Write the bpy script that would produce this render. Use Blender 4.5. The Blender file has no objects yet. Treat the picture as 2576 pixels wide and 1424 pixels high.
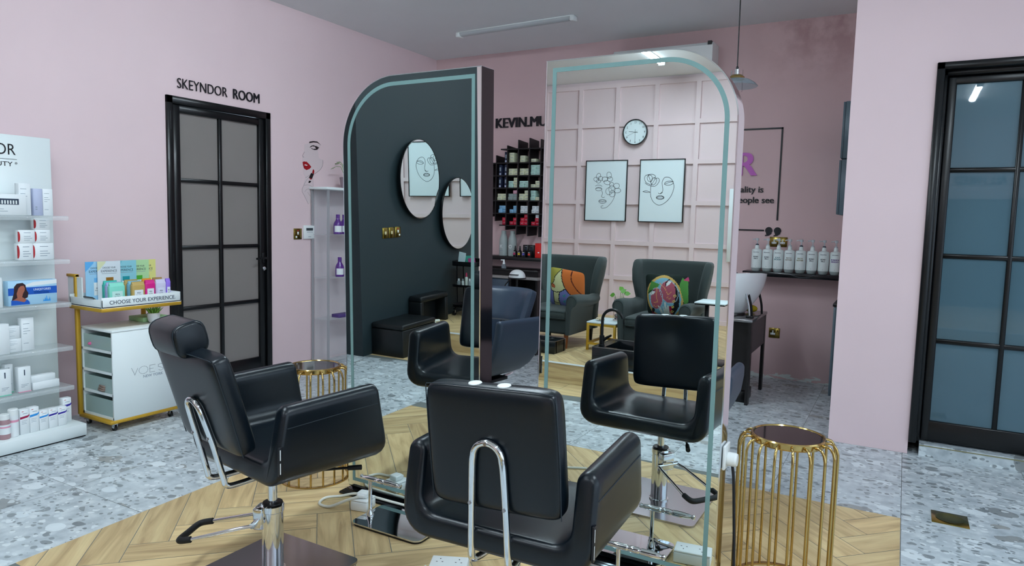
import bpy, bmesh, math, random
from mathutils import Vector, Matrix
R = math.radians
random.seed(7)
sc = bpy.context.scene
COL = sc.collection

# ---------------------------------------------------------------- camera, world, exposure
cd = bpy.data.cameras.new('camera')
cam = bpy.data.objects.new('camera', cd); COL.objects.link(cam)
sc.camera = cam
cd.sensor_fit = 'HORIZONTAL'; cd.sensor_width = 36.0
cd.lens = 36.0 * 1737.27 / 2576.0
cd.clip_start = 0.03; cd.clip_end = 60
_vy = Vector((991.0, -137.0, 1737.27)).normalized()
_vx = -Vector((-3078.0, -235.0, 1737.27)).normalized()
_vz = _vx.cross(_vy)
if _vz.y > 0: _vz = -_vz
rt = Vector((_vx.x, _vy.x, _vz.x)); dn = Vector((_vx.y, _vy.y, _vz.y)); fw = Vector((_vx.z, _vy.z, _vz.z))
m = Matrix.Identity(4)
for i in range(3):
    m[i][0] = rt[i]; m[i][1] = -dn[i]; m[i][2] = -fw[i]
m[2][3] = 1.385
cam.matrix_world = m

w = bpy.data.worlds.new('world'); sc.world = w; w.use_nodes = True
w.node_tree.nodes['Background'].inputs[0].default_value = (0.66, 0.83, 1.0, 1)
w.node_tree.nodes['Background'].inputs[1].default_value = 2.2
vs = sc.view_settings
vs.view_transform = 'Standard'; vs.look = 'None'; vs.gamma = 1.0; vs.exposure = -0.1; vs.use_curve_mapping = False
LIGHT_E = 150.0                    # strength of the lit ceiling battens
# battens that are lit: (x, y0, y1)
BATTENS = [(-2.48, -2.55, -1.35), (-2.30, 0.15, 1.35), (0.67, -1.62, -0.45), (0.67, 1.3, 2.5), (-2.35, 2.85, 4.05)]  # last batten is unseen, added to brighten the back wall and ceiling
ZC = 3.167

# ---------------------------------------------------------------- materials
def lin(h):
    h = h.lstrip('#'); o = []
    for i in (0, 2, 4):
        c = int(h[i:i+2], 16) / 255
        o.append(c / 12.92 if c <= .04045 else ((c + .055) / 1.055) ** 2.4)
    return (*o, 1)
MATS = {}
def mat(name, col, rough=.5, metal=0., trans=0., emit=None, es=0., coat=0., ior=1.45, spec=.5, alpha=1., noise=0., nscale=20., bump=0., bscale=200., sheen=0.):
    if name in MATS: return MATS[name]
    M = bpy.data.materials.new(name); M.use_nodes = True
    nt = M.node_tree; b = nt.nodes['Principled BSDF']
    c = lin(col) if isinstance(col, str) else (*col, 1)
    b.inputs['Base Color'].default_value = c
    b.inputs['Roughness'].default_value = rough
    b.inputs['Metallic'].default_value = metal
    b.inputs['Transmission Weight'].default_value = trans
    b.inputs['Coat Weight'].default_value = coat
    b.inputs['IOR'].default_value = ior
    b.inputs['Specular IOR Level'].default_value = spec
    b.inputs['Alpha'].default_value = alpha
    if sheen: b.inputs['Sheen Weight'].default_value = sheen
    if emit:
        b.inputs['Emission Color'].default_value = lin(emit); b.inputs['Emission Strength'].default_value = es
    L = nt.links.new
    if noise or bump:
        tc = nt.nodes.new('ShaderNodeTexCoord')
    if noise:
        n = nt.nodes.new('ShaderNodeTexNoise'); n.inputs['Scale'].default_value = nscale; n.inputs['Detail'].default_value = 5
        r = nt.nodes.new('ShaderNodeMapRange'); r.inputs['To Min'].default_value = 1 - noise; r.inputs['To Max'].default_value = 1 + noise
        x = nt.nodes.new('ShaderNodeVectorMath'); x.operation = 'SCALE'; x.inputs[0].default_value = c[:3]
        L(tc.outputs['Object'], n.inputs['Vector']); L(n.outputs['Fac'], r.inputs['Value']); L(r.outputs[0], x.inputs['Scale']); L(x.outputs[0], b.inputs['Base Color'])
    if bump:
        n = nt.nodes.new('ShaderNodeTexNoise'); n.inputs['Scale'].default_value = bscale; n.inputs['Detail'].default_value = 3
        bp = nt.nodes.new('ShaderNodeBump'); bp.inputs['Strength'].default_value = bump; bp.inputs['Distance'].default_value = .002
        L(tc.outputs['Object'], n.inputs['Vector']); L(n.outputs['Fac'], bp.inputs['Height']); L(bp.outputs[0], b.inputs['Normal'])
    MATS[name] = M
    return M

def nodes(name):
    M = bpy.data.materials.new(name); M.use_nodes = True; MATS[name] = M
    nt = M.node_tree
    return M, nt, nt.nodes['Principled BSDF'], nt.links.new
def N(nt, t, **k):
    n = nt.nodes.new('ShaderNode' + t)
    for a, v in k.items(): setattr(n, a, v)
    return n
def ramp(nt, stops, interp='LINEAR'):
    r = N(nt, 'ValToRGB'); e = r.color_ramp; e.interpolation = interp
    while len(e.elements) < len(stops): e.elements.new(0.5)
    for el, (p, c) in zip(e.elements, stops): el.position = p; el.color = lin(c) if isinstance(c, str) else (c, c, c, 1)
    return r
def mix(nt, L, fac, a, b, mode='MIX'):
    x = N(nt, 'Mix', data_type='RGBA', blend_type=mode)
    for s, v in ((0, fac), (6, a), (7, b)):
        if hasattr(v, 'links'): L(v, x.inputs[s])
        elif isinstance(v, str): x.inputs[s].default_value = lin(v)
        else: x.inputs[s].default_value = v
    return x.outputs[2]

# pale pink wall paint with soft roller unevenness; optional worn patches (damp blotches near the top, peeled plaster at the floor)
def wall_paint(name, col, worn=False):
    M, nt, b, L = nodes(name)
    g = N(nt, 'NewGeometry'); n = N(nt, 'TexNoise'); n.inputs['Scale'].default_value = 1.7; n.inputs['Detail'].default_value = 6
    L(g.outputs['Position'], n.inputs['Vector'])
    r = N(nt, 'MapRange'); r.inputs['To Min'].default_value = .95; r.inputs['To Max'].default_value = 1.05; L(n.outputs['Fac'], r.inputs['Value'])
    s = N(nt, 'VectorMath', operation='SCALE'); s.inputs[0].default_value = lin(col)[:3]; L(r.outputs[0], s.inputs['Scale'])
    c = s.outputs[0]
    if worn:
        sp = N(nt, 'SeparateXYZ'); L(g.outputs['Position'], sp.inputs[0])
        n2 = N(nt, 'TexNoise'); n2.inputs['Scale'].default_value = 4.5; n2.inputs['Detail'].default_value = 7; n2.inputs['Roughness'].default_value = .62; L(g.outputs['Position'], n2.inputs['Vector'])
        # damp blotches: upper right of the back wall
        mz = N(nt, 'MapRange'); mz.inputs['From Min'].default_value = 2.5; mz.inputs['From Max'].default_value = 3.05; L(sp.outputs['Z'], mz.inputs['Value'])
        mx = N(nt, 'MapRange'); mx.inputs['From Min'].default_value = -1.35; mx.inputs['From Max'].default_value = -.85; L(sp.outputs['X'], mx.inputs['Value'])
        mm = N(nt, 'Math', operation='MULTIPLY'); L(mz.outputs[0], mm.inputs[0]); L(mx.outputs[0], mm.inputs[1])
        t = N(nt, 'MapRange'); t.inputs['From Min'].default_value = .42; t.inputs['From Max'].default_value = .6; L(n2.outputs['Fac'], t.inputs['Value'])
        m2 = N(nt, 'Math', operation='MULTIPLY'); L(mm.outputs[0], m2.inputs[0]); L(t.outputs[0], m2.inputs[1])
        m3 = N(nt, 'Math', operation='MULTIPLY'); L(m2.outputs[0], m3.inputs[0]); m3.inputs[1].default_value = .55
        c = mix(nt, L, m3.outputs[0], c, '#a2787a')
        # peeled flakes just above the floor
        sc2 = N(nt, 'VectorMath', operation='MULTIPLY'); sc2.inputs[1].default_value = (9, 9, 30); L(g.outputs['Position'], sc2.inputs[0])
        n3 = N(nt, 'TexNoise'); n3.inputs['Scale'].default_value = 1.; n3.inputs['Detail'].default_value = 5; n3.inputs['Distortion'].default_value = .6; L(sc2.outputs[0], n3.inputs['Vector'])
        lo = N(nt, 'MapRange'); lo.inputs['From Min'].default_value = .13; lo.inputs['From Max'].default_value = .03; L(sp.outputs['Z'], lo.inputs['Value'])
        ad = N(nt, 'Math', operation='MULTIPLY'); L(lo.outputs[0], ad.inputs[0]); L(n3.outputs['Fac'], ad.inputs[1])
        th = N(nt, 'MapRange'); th.inputs['From Min'].default_value = .47; th.inputs['From Max'].default_value = .5; L(ad.outputs[0], th.inputs['Value'])
        c = mix(nt, L, th.outputs[0], c, '#dfe6e2')
    L(c, b.inputs['Base Color']); b.inputs['Roughness'].default_value = .62
    return M
M_PINK = wall_paint('pink_paint', '#e6cdd0')
M_PINKB = wall_paint('pink_paint_worn', '#d8b9ba', True)
M_PANEL = wall_paint('pink_panel_paint', '#dfc9cb')
M_DARKW = wall_paint('dark_slate_paint', '#1a292e')
M_CEIL = wall_paint('ceiling_paint', '#e4e7e8')

def terrazzo():
    M, nt, b, L = nodes('terrazzo')
    uv = N(nt, 'UVMap'); uv.uv_map = 'UVMap'
    nz = N(nt, 'TexNoise'); nz.inputs['Scale'].default_value = 9; nz.inputs['Detail'].default_value = 3; L(uv.outputs[0], nz.inputs['Vector'])
    wv = N(nt, 'VectorMath', operation='MULTIPLY_ADD'); wv.inputs[1].default_value = (.05, .05, .05); L(nz.outputs['Color'], wv.inputs[0]); L(uv.outputs[0], wv.inputs[2])
    st = N(nt, 'VectorMath', operation='MULTIPLY'); st.inputs[1].default_value = (1, 1.35, 1); L(wv.outputs[0], st.inputs[0])
    cl = N(nt, 'TexNoise'); cl.inputs['Scale'].default_value = 14; cl.inputs['Detail'].default_value = 6; L(uv.outputs[0], cl.inputs['Vector'])
    base = ramp(nt, [(.3, '#a6b0b5'), (.52, '#bdc6ca'), (.7, '#d0d8da')]); L(cl.outputs['Fac'], base.inputs[0])
    c = base.outputs[0]
    for scale, lo, hi, ca, cb, thr in ((4.2, .0, .32, '#7c8080', '#96958f', .15), (8, .3, .55, '#e2eaec', '#d5dfe3', .3), (15, .0, .3, '#646b6e', '#8a9092', .26), (34, .0, .3, '#566064', '#8a9194', .36), (26, .6, .9, '#e6ecec', '#cfd8db', .35)):
        v = N(nt, 'TexVoronoi'); v.inputs['Scale'].default_value = scale; v.inputs['Randomness'].default_value = 1.; L(st.outputs[0], v.inputs['Vector'])
        sp = N(nt, 'SeparateColor'); L(v.outputs['Color'], sp.inputs[0])
        # a chip: random cells only, grown to a random radius
        sel = N(nt, 'Math', operation='LESS_THAN'); L(sp.outputs[0], sel.inputs[0]); sel.inputs[1].default_value = thr
        rad = N(nt, 'MapRange'); rad.inputs['To Min'].default_value = .2; rad.inputs['To Max'].default_value = .52; L(sp.outputs[1], rad.inputs['Value'])
        ins = N(nt, 'Math', operation='LESS_THAN'); L(v.outputs['Distance'], ins.inputs[0]); L(rad.outputs[0], ins.inputs[1])
        f = N(nt, 'Math', operation='MULTIPLY'); L(sel.outputs[0], f.inputs[0]); L(ins.outputs[0], f.inputs[1])
        cc = mix(nt, L, sp.outputs[2], ca, cb)
        f2 = N(nt, 'Math', operation='MULTIPLY'); L(f.outputs[0], f2.inputs[0]); f2.inputs[1].default_value = .8
        c = mix(nt, L, f2.outputs[0], c, cc)
    L(c, b.inputs['Base Color']); b.inputs['Roughness'].default_value = .32; b.inputs['Specular IOR Level'].default_value = .45
    return M
M_TERR = terrazzo()

def wood_floor():
    M, nt, b, L = nodes('oak_planks')
    uv = N(nt, 'UVMap'); uv.uv_map = 'UVMap'
    at = N(nt, 'Attribute'); at.attribute_name = 'rnd'
    st = N(nt, 'VectorMath', operation='MULTIPLY'); st.inputs[1].default_value = (1.6, 13, 1); L(uv.outputs[0], st.inputs[0])
    n1 = N(nt, 'TexNoise'); n1.inputs['Scale'].default_value = 1.3; n1.inputs['Detail'].default_value = 5; n1.inputs['Distortion'].default_value = 1.1; L(st.outputs[0], n1.inputs['Vector'])
    r1 = ramp(nt, [(.28, '#b0946a'), (.5, '#d0b585'), (.68, '#dec795')]); L(n1.outputs['Fac'], r1.inputs[0])
    st2 = N(nt, 'VectorMath', operation='MULTIPLY'); st2.inputs[1].default_value = (5, 120, 1); L(uv.outputs[0], st2.inputs[0])
    n2 = N(nt, 'TexNoise'); n2.inputs['Scale'].default_value = 1; n2.inputs['Detail'].default_value = 3; L(st2.outputs[0], n2.inputs['Vector'])
    m1 = N(nt, 'MapRange'); m1.inputs['To Min'].default_value = .86; m1.inputs['To Max'].default_value = 1.1; L(n2.outputs['Fac'], m1.inputs['Value'])
    m2 = N(nt, 'MapRange'); m2.inputs['To Min'].default_value = .88; m2.inputs['To Max'].default_value = 1.1; L(at.outputs['Fac'], m2.inputs['Value'])
    mm = N(nt, 'Math', operation='MULTIPLY'); L(m1.outputs[0], mm.inputs[0]); L(m2.outputs[0], mm.inputs[1])
    s = N(nt, 'VectorMath', operation='SCALE'); L(r1.outputs[0], s.inputs[0]); L(mm.outputs[0], s.inputs['Scale'])
    L(s.outputs[0], b.inputs['Base Color']); b.inputs['Roughness'].default_value = .42; b.inputs['Specular IOR Level'].default_value = .35
    return M
M_WOOD = wood_floor()
M_GROUT = mat('grout', '#6d726f', .8)
M_LEATHER = mat('black_leather', '#08121a', .30, bump=.10, bscale=420, spec=.5)
M_LEATHER2 = mat('navy_leather', '#2a3a4b', .42, bump=.14, bscale=320, spec=.5)
M_STITCH = mat('stitching', '#222c34', .6)
M_CHROME = mat('chrome', '#dfe3e6', .08, 1.)
M_STEEL = mat('brushed_steel', '#b2aeb2', .22, 1.)
M_BLACKP = mat('black_plastic', '#0b0c0f', .35)
M_RUBBER = mat('black_rubber', '#101113', .6)
M_GOLD = mat('polished_brass', '#bda266', .16, 1.)
M_GOLDP = mat('gold_paint', '#c79c2f', .42, .25)
M_BRASS = mat('antique_brass', '#8d7a3c', .26, 1.)
M_SMOKE = mat('smoked_glass_top', '#1a1113', .06, coat=.3)
M_MIRROR = mat('mirror_silver', '#e6efee', .0, 1.)
M_FROST = mat('frosted_strip', '#7a9c9b', .55, spec=.2)
M_WHITE = mat('white_lacquer', '#e6eeee', .35)
M_WHITEC = mat('white_carton', '#e8edef', .5)
M_WHITEP = mat('white_plastic', '#e9edec', .4)
M_BLACKF = mat('black_door_frame', '#07090c', .3)
M_BLACKM = mat('black_metal', '#0c0d10', .35, .2)
M_BLACKW = mat('black_wood', '#120f11', .4)
M_MARBLE = mat('black_marble', '#0f1116', .22, noise=.5, nscale=6)
M_INK = mat('black_ink', '#0d0f16', .4)
M_INKB = mat('dark_blue_ink', '#26384c', .5)
M_GREY = mat('grey_cabinet', '#566872', .45)
M_FELT = mat('dark_green_fabric', '#323a39', .9, bump=.3, bscale=350, sheen=.15)
M_FELT2 = mat('piping_fabric', '#2e3838', .9)
M_CERAMIC = mat('white_ceramic', '#eef2f5', .15)
M_CLEAR = mat('clear_acrylic', '#e9f1f3', .06, alpha=.22)
M_GLASS = mat('clear_glass', '#ffffff', .0, trans=1., ior=1.3)
M_LEAF = mat('leaf_green', '#5f9a34', .45)
M_LAMP = mat('lamp_diffuser', '#ffffff', .5, emit='#dff0fb', es=LIGHT_E)
M_OFF = mat('unlit_diffuser', '#b9bec0', .45)
M_RED = mat('carton_red', '#c3182f', .45)
M_PAPER = mat('paper', '#dbe6ea', .6)

def frosted(name, col, refl, rough):
    M, nt, b, L = nodes(name)
    tc = N(nt, 'TexCoord'); n = N(nt, 'TexNoise'); n.inputs['Scale'].default_value = 3; n.inputs['Detail'].default_value = 4; L(tc.outputs['Object'], n.inputs['Vector'])
    r = N(nt, 'MapRange'); r.inputs['To Min'].default_value = .92; r.inputs['To Max'].default_value = 1.08; L(n.outputs['Fac'], r.inputs['Value'])
    s = N(nt, 'VectorMath', operation='SCALE'); s.inputs[0].default_value = lin(col)[:3]; L(r.outputs[0], s.inputs['Scale']); L(s.outputs[0], b.inputs['Base Color'])
    b.inputs['Roughness'].default_value = .5; b.inputs['Transmission Weight'].default_value = .2; b.inputs['Specular IOR Level'].default_value = .2; b.inputs['Coat Weight'].default_value = refl; b.inputs['Coat Roughness'].default_value = rough
    return M
M_FROSTL = frosted('frosted_glass_warm', '#8d8682', .5, .12)
M_FROSTR = frosted('frosted_glass_cool', '#4f707f', 1., .015)

# ---------------------------------------------------------------- mesh builder
class MB:
    def __init__(s): s.bm = bmesh.new(); s.mats = []; s.cur = 0; s.T = Matrix.Identity(4)
    def m(s, M):
        if M not in s.mats: s.mats.append(M)
        s.cur = s.mats.index(M); return s
    def _fin(s, faces, smooth):
        for f in faces: f.material_index = s.cur; f.smooth = smooth
    def V(s, p): return s.bm.verts.new(s.T @ Vector(p))
    def box(s, a, b, bev=0., seg=2):
        x0, y0, z0 = (min(a[i], b[i]) for i in range(3)); x1, y1, z1 = (max(a[i], b[i]) for i in range(3))
        if bev <= 0:
            v = [s.V(p) for p in ((x0,y0,z0),(x1,y0,z0),(x1,y1,z0),(x0,y1,z0),(x0,y0,z1),(x1,y0,z1),(x1,y1,z1),(x0,y1,z1))]
            fs = [s.bm.faces.new([v[i] for i in q]) for q in ((3,2,1,0),(4,5,6,7),(0,1,5,4),(1,2,6,5),(2,3,7,6),(3,0,4,7))]
            s._fin(fs, False); return s
        t = bmesh.new(); bmesh.ops.create_cube(t, size=1)
        for v in t.verts: v.co = Vector(((x0+x1)/2 + v.co.x*(x1-x0), (y0+y1)/2 + v.co.y*(y1-y0), (z0+z1)/2 + v.co.z*(z1-z0)))
        bmesh.ops.bevel(t, geom=t.edges[:], offset=min(bev, .49*min(x1-x0, y1-y0, z1-z0)), segments=seg, profile=.5, affect='EDGES')
        s._merge(t, True); return s
    def _merge(s, t, smooth):
        mp = {v: s.V(v.co) for v in t.verts}; fs = []
        for f in t.faces: fs.append(s.bm.faces.new([mp[v] for v in f.verts]))
        s._fin(fs, smooth); t.free()
    def cyl(s, p0, p1, r, r1=None, n=20, caps=True):
        return s.tube([p0, p1], [r, r if r1 is None else r1], n=n, caps=caps)
    def tube(s, path, r, n=12, caps=True, closed=False):
        P = [Vector(p) for p in path]; k = len(P); rs = r if isinstance(r, (list, tuple)) else [r]*k
        rings = []; up = None
        for i, p in enumerate(P):
            a = P[(i-1) % k] if (closed or i > 0) else None; c = P[(i+1) % k] if (closed or i < k-1) else None
            d = Vector((0,0,0))
            if a is not None and (p-a).length > 1e-9: d += (p-a).normalized()
            if c is not None and (c-p).length > 1e-9: d += (c-p).normalized()
            d.normalize()
            if up is None:
                up = Vector((0,0,1)) if abs(d.z) < .9 else Vector((1,0,0))
            up = (up - d*up.dot(d)).normalized(); sd = d.cross(up)
            rings.append([s.V(p + (sd*math.cos(2*math.pi*j/n) + up*math.sin(2*math.pi*j/n))*rs[i]) for j in range(n)])
        fs = []
        for i in range(k if closed else k-1):
            A, B = rings[i], rings[(i+1) % k]
            for j in range(n): fs.append(s.bm.faces.new((A[j], B[j], B[(j+1) % n], A[(j+1) % n])))
        s._fin(fs, True)
        if caps and not closed:
            cf = [s.bm.faces.new(rings[0]), s.bm.faces.new(rings[-1][::-1])]; s._fin(cf, False)
            for f in cf: 
                for e in f.edges: e.smooth = False
        return s
    def lathe(s, prof, c=(0,0,0), n=28, axis='z', smooth=True):
        rings = []
        for r, h in prof:
            ring = []
            for j in range(n):
                a = 2*math.pi*j/n; q = (r*math.cos(a), r*math.sin(a), h)
                if axis == 'y': q = (q[0], h, q[1])
                if axis == 'x': q = (h, q[0], q[1])
                ring.append(s.V((c[0]+q[0], c[1]+q[1], c[2]+q[2])))
            rings.append(ring)
        fs = []
        for A, B in zip(rings, rings[1:]):
            for j in range(n): fs.append(s.bm.faces.new((A[j], A[(j+1) % n], B[(j+1) % n], B[j])))
        if smooth:
            dirs = [Vector((q[0]-p[0], q[1]-p[1])) for p, q in zip(prof, prof[1:])]
            for i in range(1, len(prof)-1):
                if dirs[i-1].length > 1e-9 and dirs[i].length > 1e-9 and dirs[i-1].angle(dirs[i]) > R(24):
                    ring = rings[i]
                    for j in range(n):
                        e = s.bm.edges.get((ring[j], ring[(j+1) % n]))
                        if e: e.smooth = False
        if prof[0][0] > 1e-5: fs.append(s.bm.faces.new(rings[0][::-1]))
        if prof[-1][0] > 1e-5: fs.append(s.bm.faces.new(rings[-1]))
        s._fin(fs, smooth); return s
    def prism(s, pts, d0, d1, axis='y', smooth=False):
        # 2-D outline extruded along an axis; (u, v) = (x, z) for y, (x, y) for z, (y, z) for x
        mk = {'y': lambda u, v, d: (u, d, v), 'z': lambda u, v, d: (u, v, d), 'x': lambda u, v, d: (d, u, v)}[axis]
        A = [s.V(mk(u, v, d0)) for u, v in pts]; B = [s.V(mk(u, v, d1)) for u, v in pts]
        k = len(pts); fs = [s.bm.faces.new(A), s.bm.faces.new(B[::-1])]; s._fin(fs, False)
        sd = [s.bm.faces.new((A[i], B[i], B[(i+1) % k], A[(i+1) % k])) for i in range(k)]; s._fin(sd, smooth)
        if smooth:
            for f in fs:
                for e in f.edges: e.smooth = False
        return s
    def grid(s, fn, nu, nv, closeu=False, smooth=True):
        g = [[s.V(fn(i/(nu if closeu else nu-1), j/(nv-1))) for j in range(nv)] for i in range(nu)]; fs = []
        for i in range(nu if closeu else nu-1):
            for j in range(nv-1): fs.append(s.bm.faces.new((g[i][j], g[(i+1) % nu][j], g[(i+1) % nu][j+1], g[i][j+1])))
        s._fin(fs, smooth); return g
    def ball(s, c, r, n=16, sz=(1,1,1)):
        return s.lathe_e(c, r, n, sz)
    def lathe_e(s, c, r, n, sz):
        t = bmesh.new(); bmesh.ops.create_uvsphere(t, u_segments=n, v_segments=max(6, n//2), radius=r)
        for v in t.verts: v.co = Vector((v.co.x*sz[0]+c[0], v.co.y*sz[1]+c[1], v.co.z*sz[2]+c[2]))
        s._merge(t, True); return s
    def text(s, body, x=0, z=0, h=.1, w=None, y=0, depth=.002, align='l', bold=0., flip=False, font_off=0.):
        # upright lettering in the x-z plane, readable from -y; h = height of capitals, w = total width
        if bold > 0:
            # heavier strokes: the same outline set twice more, a hair to each side
            for sgn in (-1, 1): s.text(body, x + sgn*bold*h, z, h, w, y, depth*(1 - .02*(sgn+2)), align)
        cu = bpy.data.curves.new('lettering', 'FONT'); cu.body = body; cu.size = 1.; cu.extrude = .5; cu.offset = min(0., bold); cu.resolution_u = 4
        ob = bpy.data.objects.new('lettering', cu); COL.objects.link(ob)
        dg = bpy.context.evaluated_depsgraph_get(); me = bpy.data.meshes.new_from_object(ob.evaluated_get(dg))
        bpy.data.objects.remove(ob); bpy.data.curves.remove(cu)
        xs = [v.co.x for v in me.vertices]; x0, x1 = min(xs), max(xs)
        kz = h / CAP; kx = (w / (x1-x0)) if w else kz
        off = {'l': -x0*kx, 'r': -x1*kx, 'c': -(x0+x1)/2*kx}[align]
        vs_ = [s.V((x + off + v.co.x*kx, y - depth*(v.co.z+.5), z + v.co.y*kz)) for v in me.vertices]; fs = []
        for p in me.polygons:
            try: fs.append(s.bm.faces.new([vs_[i] for i in p.vertices]))
            except ValueError: pass
        s._fin(fs, False); bpy.data.meshes.remove(me); return s
    def build(s, name, parent=None, loc=None, autosmooth=None):
        bmesh.ops.recalc_face_normals(s.bm, faces=s.bm.faces[:])
        for e in s.bm.edges:
            if len(e.link_faces) == 2 and e.calc_face_angle(0) > R(62): e.smooth = False
        me = bpy.data.meshes.new(name); s.bm.to_mesh(me); s.bm.free()
        for M in s.mats: me.materials.append(M)
        o = bpy.data.objects.new(name, me); COL.objects.link(o)
        if parent is not None: o.parent = parent
        if loc is not None: o.location = loc
        return o
CAP = .7
def _cap():
    global CAP
    cu = bpy.data.curves.new('t', 'FONT'); cu.body = 'E'; ob = bpy.data.objects.new('t', cu); COL.objects.link(ob)
    me = bpy.data.meshes.new_from_object(ob.evaluated_get(bpy.context.evaluated_depsgraph_get()))
    CAP = max(v.co.y for v in me.vertices); bpy.data.objects.remove(ob); bpy.data.curves.remove(cu); bpy.data.meshes.remove(me)
_cap()
def B(M): return MB().m(M)
def thing(name, label, cat, loc=(0,0,0), rz=0., group=None):
    o = bpy.data.objects.new(name, None); COL.objects.link(o); o.empty_display_size = .1
    o.location = loc; o.rotation_euler = (0, 0, R(rz)); o['label'] = label; o['category'] = cat
    if group: o['group'] = group
    return o
def tag(o, label, cat, group=None):
    o['label'] = label; o['category'] = cat
    if group: o['group'] = group
    return o
def put(o, loc, rz=0.):
    o.location = loc; o.rotation_euler = (0, 0, R(rz)); return o
def struct(o): o['kind'] = 'structure'; return o
def dup(root, loc, rz, label, group=None):
    r = root.copy(); COL.objects.link(r); r.location = loc; r.rotation_euler = (0, 0, R(rz)); r['label'] = label
    if group: r['group'] = group
    for ch in list(root.children):
        c = ch.copy(); COL.objects.link(c); c.parent = r
        for g in ch.children:
            d = g.copy(); COL.objects.link(d); d.parent = c
    return r
def arc(cx, cy, r, a0, a1, n):
    return [(cx + r*math.cos(R(a0 + (a1-a0)*i/n)), cy + r*math.sin(R(a0 + (a1-a0)*i/n))) for i in range(n+1)]
def rrect(x0, y0, x1, y1, r, n=6):
    return arc(x1-r, y1-r, r, 0, 90, n) + arc(x0+r, y1-r, r, 90, 180, n) + arc(x0+r, y0+r, r, 180, 270, n) + arc(x1-r, y0+r, r, 270, 360, n)
def smoothpath(pts, n=8):
    # Catmull-Rom through the points
    P = [Vector(p) for p in pts]; o = []
    for i in range(len(P)-1):
        a, b, c, d = P[max(i-1,0)], P[i], P[i+1], P[min(i+2, len(P)-1)]
        for j in range(n):
            t = j/n; o.append(.5*((2*b) + (c-a)*t + (2*a-5*b+4*c-d)*t*t + (3*b-a-3*c+d)*t**3))
    o.append(P[-1]); return o
def puff(mb, w, d, h, n=6., nu=20, nv=20, top=None, front=None, c=(0,0,0), off=None):
    # rounded slab centred on c: w along x, d along y, h along z; n = squareness; off(u, v, side) adds to y
    def sp(t): # denser samples near the rim
        a = 2*t-1; return math.copysign(1-(1-abs(a))**1.9, a)
    for side in (-1, 1):
        def fn(a, b, side=side):
            u, v = sp(a), sp(b); q = max(0., 1-abs(u)**n)*max(0., 1-abs(v)**n)
            y = side*d/2*q**(1/ (n*.55)) if q > 0 else 0
            rr = 1 - .06*abs(u*v)**8
            yy = y + (off(u, v, side) if off else 0)
            return (c[0]+u*w/2*rr, c[1]+yy, c[2]+v*h/2*rr)
        mb.grid(fn, nu, nv)
    bmesh.ops.remove_doubles(mb.bm, verts=mb.bm.verts[:], dist=1e-5)
    return mb
# ================================================================ the setting
XL, YB, YF, YR = -4.775, 6.57, -3.34, 4.84      # left wall, back wall, panelled front wall, short right-hand wall
XD, ZP, YP = -4.19, .17, -.18                   # dark wall face, platform height and its edge

def clip(poly, conv):
    # Sutherland-Hodgman against a convex counter-clockwise polygon
    out = poly
    for i in range(len(conv)):
        a, b = conv[i], conv[(i+1) % len(conv)]; inp = out; out = []
        if not inp: return []
        ins = lambda p: (b[0]-a[0])*(p[1]-a[1]) - (b[1]-a[1])*(p[0]-a[0]) >= 0
        for j in range(len(inp)):
            p, q = inp[j-1], inp[j]
            if ins(p) != ins(q):
                dx, dy = q[0]-p[0], q[1]-p[1]; ex, ey = b[0]-a[0], b[1]-a[1]
                den = ex*dy - ey*dx
                t = (ex*(a[1]-p[1]) - ey*(a[0]-p[0])) / den
                out.append((p[0]+dx*t, p[1]+dy*t))
            if ins(q): out.append(q)
    return out

class Floor:
    def __init__(s): s.v = []; s.f = []; s.mi = []; s.uv = []; s.rnd = []
    def add(s, poly, z, mi, uvf, rnd):
        if len(poly) < 3: return
        b = len(s.v); s.v += [(x, y, z) for x, y in poly]; s.f.append(list(range(b, b+len(poly)))); s.mi.append(mi)
        s.uv += [uvf(x, y) for x, y in poly]; s.rnd.append(rnd)
    def addv(s, quad, mi, uvs, rnd):
        b = len(s.v); s.v += quad; s.f.append([b, b+1, b+2, b+3]); s.mi.append(mi); s.uv += uvs; s.rnd.append(rnd)
    def build(s, name, mats):
        me = bpy.data.meshes.new(name); me.from_pydata(s.v, [], s.f)
        for M in mats: me.materials.append(M)
        me.polygons.foreach_set('material_index', s.mi)
        u = me.uv_layers.new(name='UVMap')
        for p in me.polygons:
            for li in p.loop_indices: u.data[li].uv = s.uv[me.loops[li].vertex_index]
        a = me.attributes.new('rnd', 'FLOAT', 'FACE'); a.data.foreach_set('value', s.rnd)
        o = bpy.data.objects.new(name, me); COL.objects.link(o); return o

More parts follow.
